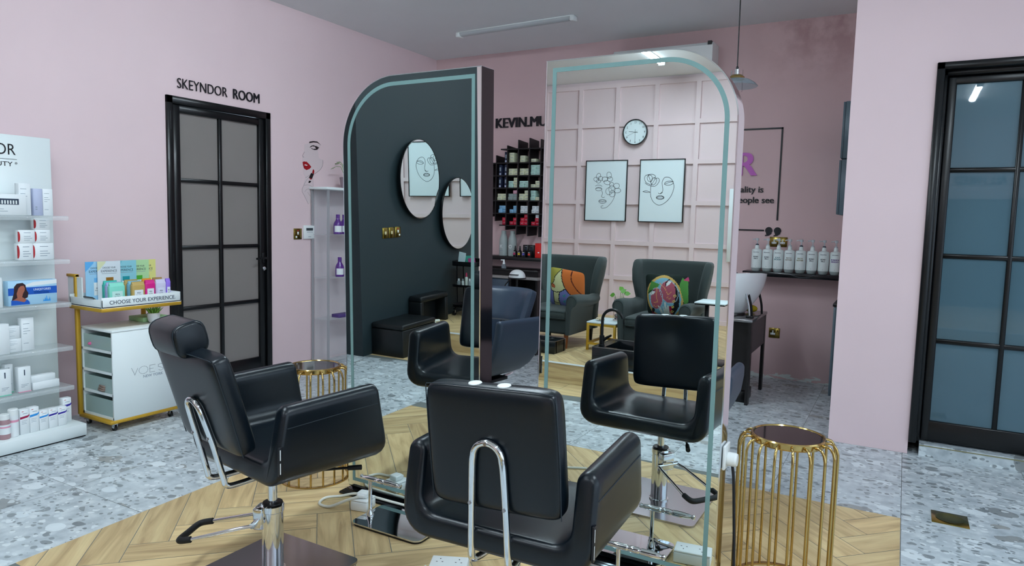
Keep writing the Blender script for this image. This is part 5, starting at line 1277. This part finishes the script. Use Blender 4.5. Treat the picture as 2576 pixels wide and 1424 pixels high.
wing_chair('dark green wing armchair nearer the dark wall, holding the orange and yellow cushion', (-2.975, -1.14, ZP), 180)
wing_chair('dark green wing armchair by the gold table, holding the pink-faces cushion', (-1.905, -1.14, ZP), 180)

def inpoly(x, y, P):
    c = False; j = len(P)-1
    for i in range(len(P)):
        if (P[i][1] > y) != (P[j][1] > y) and x < (P[j][0]-P[i][0])*(y-P[i][1])/(P[j][1]-P[i][1]) + P[i][0]: c = not c
        j = i
    return c
def segd(x, y, P):
    best = 9
    for (ax, ay), (bx, by) in zip(P, P[1:]):
        dx, dy = bx-ax, by-ay; t = max(0, min(1, ((x-ax)*dx+(y-ay)*dy)/max(1e-9, dx*dx+dy*dy))); best = min(best, math.hypot(x-ax-t*dx, y-ay-t*dy))
    return best
def sm2(P, n=5): return [(p.x, p.y) for p in smoothpath([(x, y, 0) for x, y in P], n)]
def cushion(label, loc, rx, ry, rz, size, layers, lines_, basecol, backcol):
    b = MB(); S = size
    mm = lambda c: mat('cushion_'+c[1:], c, .85)
    puff(b.m(mm(basecol)), S, S*.30, S, n=2.6, nu=90, nv=90)
    L_ = [(inp, mm(c)) for inp, c in layers]
    bm = b.bm; bm.normal_update()
    for f in bm.faces:
        c = f.calc_center_median()
        if c.y > 0.002: b.m(mm(backcol)); f.material_index = b.cur; continue
        u, v = -c.x/S + .5, c.z/S + .5          # as the mirror shows it
        M_ = None
        for P, m_ in L_:
            if inpoly(u, v, P): M_ = m_
        for P, wd, cc in lines_:
            if segd(u, v, P) < wd: M_ = mm(cc)
        if M_: b.m(M_); f.material_index = b.cur
    o = tag(b.build('cushion'), label, 'cushion'); o.location = loc; o.rotation_euler = (R(rx), R(ry), R(rz)); return o
def ell(cx, cy, rx, ry, rot=0, n=28):
    return [(cx + rx*math.cos(2*math.pi*i/n)*math.cos(R(rot)) - ry*math.sin(2*math.pi*i/n)*math.sin(R(rot)), cy + rx*math.cos(2*math.pi*i/n)*math.sin(R(rot)) + ry*math.sin(2*math.pi*i/n)*math.cos(R(rot))) for i in range(n)]
K_ = '#1c1a1c'
hair = [(.0, .72), (.0, 1.), (.36, 1.), (.22, .82), (.20, .70), (.14, .60), (.12, .44), (.05, .50)]
facep = sm2([(.36, 1.), (.22, .82), (.19, .70), (.12, .60), (.08, .48), (.14, .42), (.36, .44), (.55, .56)]) + [(.55, .60), (.42, .82), (.40, 1.)]
orange = [(.38, 1.)] + sm2([(.38, .98), (.42, .80), (.54, .56), (.72, .38), (.86, .22)]) + [(1., .15), (1., 1.)]
cushion('square cushion with an orange hat and pale face on the left green armchair', (-2.865, -1.09, .712), 14, -6, 186, .40,
    [([(0, 0), (1, 0), (1, 1), (0, 1)], '#7b80bd'), (hair, '#a9a044'), (facep, '#d9d7a0'), ([(.16, .42), (.36, .44), (.34, .2), (.35, 0), (.17, 0)], '#d2cf98'), (orange, '#cf6d2e'), (ell(.16, .56, .065, .05, -10), '#d0673a'), ([(.44, .36), (.56, .42), (.5, .32)], '#3e9a98'), ([(.44, .2), (.54, .26), (.5, .16)], '#3e9a98')],
    [(sm2([(.36, .99), (.22, .82), (.19, .70), (.14, .62)]), .010, K_), (sm2([(.38, .98), (.42, .80), (.54, .56), (.72, .38), (.86, .22)]), .012, K_), (sm2([(.07, .60), (.06, .5), (.13, .42), (.36, .44), (.54, .56)]), .011, K_), ([(.17, .41), (.16, 0)], .011, K_), ([(.36, .43), (.33, .22), (.36, 0)], .011, K_), (sm2([(.66, 1.), (.69, .8), (.82, .6), (.95, .45)]), .013, '#5a1f12'), (ell(.16, .56, .065, .05, -10), .007, '#6a1f16'), ([(.16, .13), (.25, .11), (.35, .13)], .008, K_)], '#7b80bd', '#e6e4dc')
P_ = '#b05767'; Y_ = '#cba65c'; BL = '#79b1c4'; GR = '#4e8a3c'
big = ell(.44, .47, .40, .50)
f1 = ell(.27, .46, .15, .26, -8); f2 = ell(.57, .63, .20, .26, 12)
hand = [(.40, .10), (.37, .24), (.30, .30), (.32, .18), (.36, .06), (.46, .0), (.60, .0), (.56, .12), (.55, .32), (.52, .32), (.51, .16), (.49, .38), (.45, .38), (.45, .18), (.42, .30)]
cushion('square cushion with two pink painted faces and a white hand on the right green armchair', (-1.85, -1.09, .722), 14, 1, 180, .405,
    [([(0, 0), (1, 0), (1, 1), (0, 1)], '#12201c'), (ell(.45, .47, .43, .52), Y_), (ell(.45, .47, .38, .47), BL), ([(.05, .55), (.16, .86), (.36, .80), (.18, .55)], GR), ([(.8, .8), (.86, .95), (.98, .86), (.97, .4), (.9, .3), (.86, .5)], GR), (f1, P_), (f2, P_), ([(.70, .86), (.80, .62), (.78, .3), (.62, .04), (.54, .1), (.66, .34), (.72, .55)], '#12161a'), ([(.52, .30), (.62, .30), (.60, .08), (.52, .16)], '#a01438'), ([(.12, .14), (.24, .05), (.45, .06), (.3, .0), (.14, .02)], '#8a1630'), (hand, '#d5dcd2'), (ell(.17, .58, .085, .032, 28), '#e6eae6'), (ell(.56, .83, .075, .032, 52), '#e6eae6'), (ell(.17, .17, .035, .075, -12), '#10181c'), ([(.88, .90), (1., .98), (1., .86)], '#b8406a')],
    [(f1 + [f1[0]], .008, '#a9b6c0'), (f2 + [f2[0]], .008, '#a9b6c0'), ([(.30, .74), (.27, .5), (.30, .38), (.2, .36)], .008, '#e2a065'), ([(.36, .82), (.48, .72), (.55, .58), (.62, .64)], .008, '#e2a065'), (ell(.24, .28, .05, .02), .006, '#e2a065'), (ell(.56, .50, .055, .025, 25), .006, '#e2a065'), (ell(.17, .59, .095, .05, 28)[2:14], .010, '#101010'), (ell(.56, .84, .085, .048, 52)[2:14], .010, '#101010')] + [(ell(.70-.03*k, .55-.13*k, .03, .02, 40)+[ell(.70-.03*k, .55-.13*k, .03, .02, 40)[0]], .008, '#d9c766') for k in range(4)], '#12201c', '#1a2422')

# foot basins at the platform edge
M_BAS = mat('black_speckled_basin', '#101417', .2, noise=.6, nscale=120)
def basin(label, x0, x1, y0, y1, h, tap):
    t = thing('foot_basin', label, 'basin', ((x0+x1)/2, (y0+y1)/2, ZP), 180)
    W, D = (x1-x0)/2, (y1-y0)/2
    b = B(M_BAS); b.box((-W, -D, 0), (W, -D+.05, h), .003, 1); b.box((-W, D-.05, 0), (W, D, h), .003, 1); b.box((-W, -D+.03, 0), (-W+.09, D-.03, h-.0005)); b.box((W-.09, -D+.03, 0), (W, D-.03, h-.0005)); b.box((-W+.02, -D+.02, 0), (W-.02, D-.02, .03)); b.build('tub', t)
    b = B(M_STEEL)
    R0, R1 = [(-W, -D), (W, -D), (W, D), (-W, D)], [(-W+.012, -D+.012), (W-.012, -D+.012), (W-.012, D-.012), (-W+.012, D-.012)]
    for k in range(4): b.tube([(R0[k][0], R0[k][1], h), (R0[(k+1) % 4][0], R0[(k+1) % 4][1], h)], .0025, n=6)
    b.build('steel_edge', t)
    if tap:
        f = thing('basin_tap', 'black gooseneck tap on the speckled foot basin', 'tap', (x0+.04, y1-.13, ZP+h), 180) if False else None
        tp = B(M_BLACKM); tx, ty = W-.045, -D+.10
        tp.lathe([(0, h), (.026, h), (.026, h+.008), (.021, h+.012), (.021, h+.085), (.014, h+.09), (0, h+.09)], (tx, ty, 0), 18)
        P = [(tx, ty, h+.08), (tx, ty, h+.20)] + [(tx-.09+.09*math.cos(R(a)), ty, h+.22+.09*math.sin(R(a))) for a in range(0, 166, 11)]
        tp.tube(P, .0125, n=12); to = tp.build('tap', t)
        hl = B(M_BLACKM); hl.tube([(tx-.01, ty, h+.045), (tx-.05, ty-.004, h+.075), (tx-.085, ty-.006, h+.095)], [.015, .011, .009], n=10); hl.build('tap_handle', to)
    return t
basin('black speckled foot basin with a gooseneck tap before the gold table', -2.21, -1.55, -.66, -.205, .172, True)
basin('black foot basin in front of the armchair with the orange cushion', -3.32, -2.70, -.74, -.50, .115, False)

# gold side table with vase and shell
t = thing('side_table', 'gold framed side table with a pale top between the armchairs', 'table', (-2.415, -1.07, ZP), 180)
b = B(M_PAPER); b.box((-.145, -.18, .258), (.145, .18, .272), .002, 1); b.build('table_top', t)
for sx in (-1, 1):
    for sy in (-1, 1):
        b = B(M_GOLDP); b.box((sx*.134-.011, sy*.168-.011, 0), (sx*.134+.011, sy*.168+.011, .258), .001, 1); b.build('leg', t)
b = B(M_GOLDP)
for sy in (-1, 1): b.box((-.134, sy*.168-.0105, .236), (.134, sy*.168+.0105, .2575)); b.box((-.134, sy*.168-.0105, .055), (.134, sy*.168+.0105, .075))
for sx in (-1, 1): b.box((sx*.134-.0105, -.168, .236), (sx*.134+.0105, .168, .2573)); b.box((sx*.134-.0105, -.168, .055), (sx*.134+.0105, .168, .0748))
b.build('rail', t)
t = thing('glass_vase', 'clear glass vase with pothos leaves and pebbles on the gold table', 'vase', (-2.345, -1.155, ZP+.2722), 0)
b = B(M_GLASS); b.lathe([(0, 0), (.05, 0), (.052, .004), (.049, .225), (.047, .225), (.0495, .006), (0, .005)], n=32); b.build('glass', t)
random.seed(3)
for i, col in enumerate(('#c98a90', '#b8c3c6', '#8fa4a4', '#d7b7b0')):
    b = B(mat('pebble_'+col[1:], col, .5))
    for k in range(14):
        a = random.uniform(0, 6.3); r = .042*math.sqrt(random.random()); b.ball((r*math.cos(a), r*math.sin(a), .013+random.uniform(0, .04)), .0085, 8, (1, .8, .7))
    o = b.build('pebbles', t); o['kind'] = 'stuff'
b = B(M_LEAF)
for i, (dx, dz, an) in enumerate(((-.045, .245, 200), (.02, .27, 60), (.05, .262, 10), (-.01, .18, 250), (.035, .29, 120))):
    e = Vector((dx, .015*(i % 2), dz)); b.tube([(0, 0, .06), (dx*.4, 0, .15), e], .0022, n=6)
    d_ = Vector((math.cos(R(an)), -.3, math.sin(R(an))*.5 - .1)).normalized(); s_ = d_.cross(Vector((.2, 1, .5))).normalized()
    for off in (0, -.0012):
        n_ = d_.cross(s_)
        pts = [e, e + d_*.012 + s_*.02, e + d_*.035 + s_*.022, e + d_*.062, e + d_*.035 - s_*.022, e + d_*.012 - s_*.02]
        vv = [b.V(p + n_*off) for p in pts]; b._fin([b.bm.faces.new(vv if off else vv[::-1])], True)
b.build('pothos', t)
b = B(mat('sea_shell', '#d8c3a4', .5))
for k in range(9): 
    a = k*40; b.tube([(0, 0, .02), (.03*math.cos(R(a)), .02*math.sin(R(a)), .024), (.05*math.cos(R(a)), .035*math.sin(R(a)), .012 + .006*(k % 2))], [.014, .010, .003], n=8)
loose(b, 'sea_shell', 'spiky cream sea shell on the gold table', 'shell', (-2.465, -.985, ZP+.2722), 20)

def c_table(label, x0, x1, y, zt):
    t = thing('c_table', label, 'table', ((x0+x1)/2, y, ZP), 180, 'slim black side tables')
    W = (x1-x0)/2
    b = B(M_PAPER); b.box((-W, -.15, zt-ZP-.012), (W, .15, zt-ZP), .002, 1); b.m(M_BLACKM).box((-W+.003, -.148, zt-ZP-.022), (W-.003, .148, zt-ZP-.012)); b.build('table_top', t)
    b = B(M_BLACKM); b.box((W*.3, -.02, .012), (W*.3+.03, .02, zt-ZP-.02), .002, 1); b.build('post', t)
    b = B(M_BLACKM); b.box((-W, -.14, 0), (W, .14, .012), .002, 1); b.build('foot', t)
c_table('slim black side table with a pale top, right of the armchair with the pink-faces cushion', -1.545, -1.285, -1.0, .712)
c_table('slim black side table left of the armchair with the orange cushion', -3.63, -3.335, -1.30, .672)

# ---------------------------------------------------------------- panelled wall: clock, drawings, white board
t = thing('wall_clock', 'round black-rimmed wall clock with a white dial on the panelled wall', 'clock', (-3.022, YF+.028, 2.504), 180)
b = B(M_BLACKP); b.lathe([(.0, 0), (.160, 0), (.160, -.035), (.152, -.040), (.149, -.034), (.149, -.012), (0, -.012)], n=56, axis='y'); b.build('case', t)
b = B(mat('dial_white', '#e2edf0', .5)); b.lathe([(.1488, -.0122), (.1488, -.016), (0, -.016)], n=56, axis='y'); b.build('dial', t)
for h_ in range(1, 13):
    a = R(90 - 30*h_); b = B(M_INK); b.text(str(h_), .122*math.cos(a), .122*math.sin(a) - .0125, .025, None, -.0162, .0008, 'c'); b.build('numeral', t)
for nm, a, L_, w_ in (('hour_hand', 82, .085, .004), ('minute_hand', 180, .115, .003), ('second_hand', 113, .115, .0012)):
    b = B(M_INK); b.T = Matrix.Rotation(R(a), 4, 'Y'); b.box((-w_/2, -.019 - .001*(nm[0] == 'm'), -.035), (w_/2, -.018 - .001*(nm[0] == 'm'), L_)); b.build(nm, t)

def picture(label, xc, strokes, a0, a1, b0, b1, lw=.0022):
    W, Hh = .285, .389
    t = thing('framed_drawing', label, 'picture', (xc, YF+.028, 1.776), 180, 'framed line drawings')
    b = B(M_BLACKM)
    for p, q in (((-W, -.022, -Hh), (-W+.010, 0, Hh)), ((W-.010, -.022, -Hh), (W, 0, Hh)), ((-W, -.022, Hh-.010), (W, 0, Hh)), ((-W, -.022, -Hh), (W, 0, -Hh+.010))): b.box(p, q, .001, 1)
    b.build('frame', t)
    b = B(M_PAPER); b.box((-W+.008, -.012, -Hh+.008), (W-.008, -.001, Hh-.008)); b.build('canvas', t)
    b = B(M_INK)
    for P in strokes:
        Q = [(-((p[0]-(a0+a1)/2)/(a1-a0)*2*W), -.0125, -((p[1]-(b0+b1)/2)/(b1-b0)*2*Hh)) for p in P]
        b.tube(smoothpath(Q, 5), lw, n=5)
    b.build('line_drawing', t)
def loopp(cx, cy, rx, ry, rot=0): return ell(cx, cy, rx, ry, rot, 14) + [ell(cx, cy, rx, ry, rot, 14)[0]]
A1 = [loopp(460, 940, 14, 20, 20), loopp(446, 962, 18, 14, 10), loopp(474, 958, 16, 16), loopp(462, 976, 16, 12), loopp(533, 935, 16, 22, -10), loopp(505, 962, 20, 16), loopp(540, 962, 18, 16), loopp(520, 985, 22, 14, 20), loopp(553, 1000, 14, 16), loopp(586, 1008, 20, 18), loopp(592, 1040, 24, 16), loopp(556, 1030, 22, 26), loopp(536, 1045, 22, 24), loopp(560, 1062, 20, 22),
     [(440, 1010), (455, 1002), (475, 1004), (488, 1012)], loopp(465, 1030, 22, 12), [(442, 1028), (465, 1022), (488, 1032)], [(486, 1040), (492, 1060), (486, 1082), (500, 1088), (508, 1084)], loopp(494, 1115, 26, 14), [(468, 1115), (482, 1110), (494, 1114), (506, 1110), (520, 1115)], [(470, 1114), (495, 1120), (518, 1114)], [(575, 1050), (572, 1090), (550, 1130), (520, 1158), (490, 1162), (486, 1150), (500, 1145)]]
A2 = [[(824, 1000), (790, 985), (776, 960), (780, 938), (800, 930), (830, 928), (850, 940), (842, 960)], [(800, 932), (812, 960), (828, 1000)], [(824, 1003), (850, 960), (872, 955), (878, 975), (862, 1000), (840, 1010), (800, 1000), (780, 985)], loopp(840, 975, 18, 26, 20), loopp(812, 955, 18, 24, -20), [(822, 1005), (820, 1050), (828, 1090), (850, 1122), (885, 1138), (925, 1120), (960, 1080), (980, 1020), (970, 975), (945, 950), (915, 950), (900, 975), (900, 1000), (905, 1040), (885, 1060), (875, 1054)], [(905, 1050), (890, 1062)], loopp(945, 988, 30, 14, -8), [(912, 996), (945, 984), (975, 978)], loopp(889, 1086, 27, 13), [(862, 1088), (880, 1078), (890, 1082), (900, 1078), (917, 1088)], [(864, 1088), (890, 1092), (915, 1088)], [(766, 1046), (790, 1040), (818, 1050), (790, 1050), (766, 1046)]]
picture('black framed line drawing of a face crowned with flowers, left of the pair', -3.390, A1, 371, 656, 832, 1252)
picture('black framed line drawing of a face with one rose, right of the pair', -2.657, A2, 740, 1049, 825, 1256, .0026)
tag(B(M_WHITEC).box((-1.83, YF+.029, .94), (-1.60, YF+.047, 1.80), .003, 1).build('notice_board'), 'plain white board on the panelled wall at the right mirror edge', 'board')
b = B(M_INK); b.text('ALL I NEED', 0, 0, .135, .67, -.006, .006, 'c', bold=.05); loose(b, 'wall_slogan', 'black slogan letters reflected in the frosted glass door', 'sign', (.97, YF+.029, 2.10), 180)

# ---------------------------------------------------------------- dark wall: round mirrors, switches, bench, stool cube, trolley
def round_mirror(label, y, z, rw, rh):
    t = thing('round_mirror', label, 'mirror', (XD+.026, y, z), 86, 'round mirrors on the dark wall')
    b = B(M_BLACKM); b.lathe([(.0, 0), (1, 0), (1, -.018), (.984, -.020), (.984, -.0145), (0, -.0145)], n=64, axis='y')
    for v_ in b.bm.verts: v_.co.x *= rw; v_.co.z *= rh
    b.build('frame', t)
    b = B(M_MIRROR); b.lathe([(.983, -.0148), (.983, -.016), (0, -.016)], n=64, axis='y')
    for v_ in b.bm.verts: v_.co.x *= rw; v_.co.z *= rh
    b.build('mirror_glass', t)
round_mirror('oval-looking round mirror on the dark wall, the larger higher one', -.465, 1.595, .350, .386)
round_mirror('round mirror on the dark wall, the lower one above the trolley', -1.12, 1.240, .344, .380)
for i, (lab, kind) in enumerate((('first brass switch of three on the dark wall, nearest the pillar edge', 'switch'), ('middle brass switch of three on the dark wall', 'switch'), ('third brass switch on the dark wall, the fused one', 'fused'))):
    brass_plate(lab, (XD, .037 - .090*i, 1.098), 90, kind, .084, .10, group='brass switches on the dark wall')
M_BLK = mat('black_vinyl', '#0d1114', .42, bump=.1, bscale=300)
t = thing('ottoman', 'low black padded ottoman on the wood strip by the dark wall', 'ottoman', (-4.005, .02, .002), 90)
b = B(M_BLK); b.box((-.25, -.18, 0), (.25, .18, .245), .006, 2); b.build('box', t)
b = B(M_BLK); b.box((-.252, -.182, .246), (.252, .182, .298), .018, 3); b.build('lid', t)
t = thing('bench', 'black padded bench with an open front on the platform by the dark wall', 'bench', (-4.085, -.50, ZP), 90)
b = B(M_BLK); b.box((-.23, -.06, .235), (.23, .095, .295), .02, 3); b.build('seat_pad', t)
for s in (-1, 1):
    b = B(M_BLK); b.box((s*.205-.024, -.056, 0), (s*.205+.024, .092, .24), .008, 2); b.build('end_panel', t)
b = B(M_BLK); b.box((-.19, .07, 0), (.19, .09, .236)); b.build('back_panel', t)
t = thing('white_flowers', 'small bunch of white flowers on the platform before the open bench', 'flowers', (-3.93, -.35, ZP), 0)
b = B(mat('white_petal', '#e4e6da', .6))
for k in range(9): b.ball((.03*math.cos(k*2.2)*(k/9+.3), .05*math.sin(k*2.2)*(k/9+.3), .035+.01*(k % 3)), .014, 8)
b.build('petals', t)
b = B(M_LEAF); 
for k in range(5): b.tube([(0, 0, .0), (.02*math.cos(k*1.3), .035*math.sin(k*1.3), .03)], .003, n=6)
b.build('stems', t)
t = thing('salon_trolley', 'black wheeled trolley with trays beside the bench at the dark wall', 'trolley', (-3.965, -1.10, ZP), 180)
for z0, z1 in ((.535, .562), (.315, .338), (.10, .125)):
    b = B(M_BLACKP); b.prism(rrect(-.155, -.19, .155, .19, .05), z0, z0+.006, 'z'); 
    O, I = rrect(-.155, -.19, .155, .19, .05), rrect(-.151, -.186, .151, .186, .047)
    for za, zb_ in ((z0, z1+ (.02 if z0 > .5 else 0)),):
        n_ = len(O); A = [b.V((x, y, za)) for x, y in O]; C = [b.V((x, y, zb_)) for x, y in O]; D2 = [b.V((x, y, zb_)) for x, y in I]; E2 = [b.V((x, y, za+.006)) for x, y in I]
        fs = []
        for r0, r1 in ((A, C), (C, D2), (D2, E2)): fs += [b.bm.faces.new((r0[i], r0[(i+1) % n_], r1[(i+1) % n_], r1[i])) for i in range(n_)]
        b._fin(fs, True)
    b.build('tray', t)
for sx in (-1, 1):
    for sy in (-1, 1):
        b = B(M_BLACKM); b.tube(smoothpath([(sx*.158, sy*.06, .57), (sx*.158, sy*.06, .3), (sx*.158, sy*.06, .13), (sx*.158, sy*.09, .075), (sx*.150, sy*.15, .062)], 5), .008, n=8); b.build('post', t)
        b = B(M_BLACKP); b.cyl((sx*.14-.009, sy*.15, .026), (sx*.14+.009, sy*.15, .026), .026); b.m(M_CHROME).box((sx*.14-.013, sy*.15-.008, .03), (sx*.14-.010, sy*.15+.008, .066)); b.box((sx*.14-.013, sy*.15-.009, .058), (sx*.14+.013, sy*.15+.009, .066)); b.build('caster', t)
b = B(M_BLACKP); b.box((-.235, -.10, .50), (-.156, .10, .565), .004, 1); b.build('side_bin', t)
for z in (.19, .345, .49):
    b = B(M_CHROME); b.lathe([(0, -.006), (.006, -.005), (.006, 0)], (.085, -.19, z), 12, 'y'); b.build('stud', t)
def upright_card(label, x, w_, h, col, tilt, y=-.97):
    b = B(mat('tcard_'+col[1:], col, .5)); b.box((-w_/2, 0, 0), (w_/2, .003, h)); o = loose(b, 'leaflet', label, 'card', (x, y, ZP+.5415), 180, 'cards on the trolley'); o.rotation_euler.y = R(tilt)
upright_card('white card standing in the trolley top tray', -4.045, .085, .13, '#d3e6e8', -9, -1.0)
upright_card('green and white card standing in the trolley top tray', -3.965, .07, .095, '#4fae98', 4, -1.02)
upright_card('pink card standing in the trolley top tray', -3.905, .085, .075, '#c9478c', 10, -1.0)
def tray_bottle(label, x, y, r, h, col, capc):
    t = thing('small_bottle', label, 'bottle', (x, y, ZP+.3215), 0, 'small bottles on the trolley')
    b = B(mat('tb_'+col[1:], col, .3)); b.lathe([(0, 0), (r, 0), (r, h*.6), (r*.6, h*.7), (0, h*.7)], n=16); b.build('body', t)
    b = B(mat('tb_'+capc[1:], capc, .4)); b.lathe([(0, h*.701), (r*.62, h*.701), (r*.5, h), (0, h)], n=14); b.build('cap', t)
tray_bottle('small grey jar at the left of the trolley middle tray', -4.07, -.99, .020, .07, '#8b9596', '#c9cfd0')
tray_bottle('small white bottle with a clear cap on the trolley middle tray', -4.005, -.97, .015, .075, '#cfd6d2', '#8a9698')
tray_bottle('white bottle with a red collar, tallest on the trolley middle tray', -3.960, -.97, .017, .14, '#c9d0c6', '#b9355a')
tray_bottle('small clear bottle at the right on the trolley middle tray', -3.92, -.97, .016, .08, '#98a2a2', '#d5dadb')
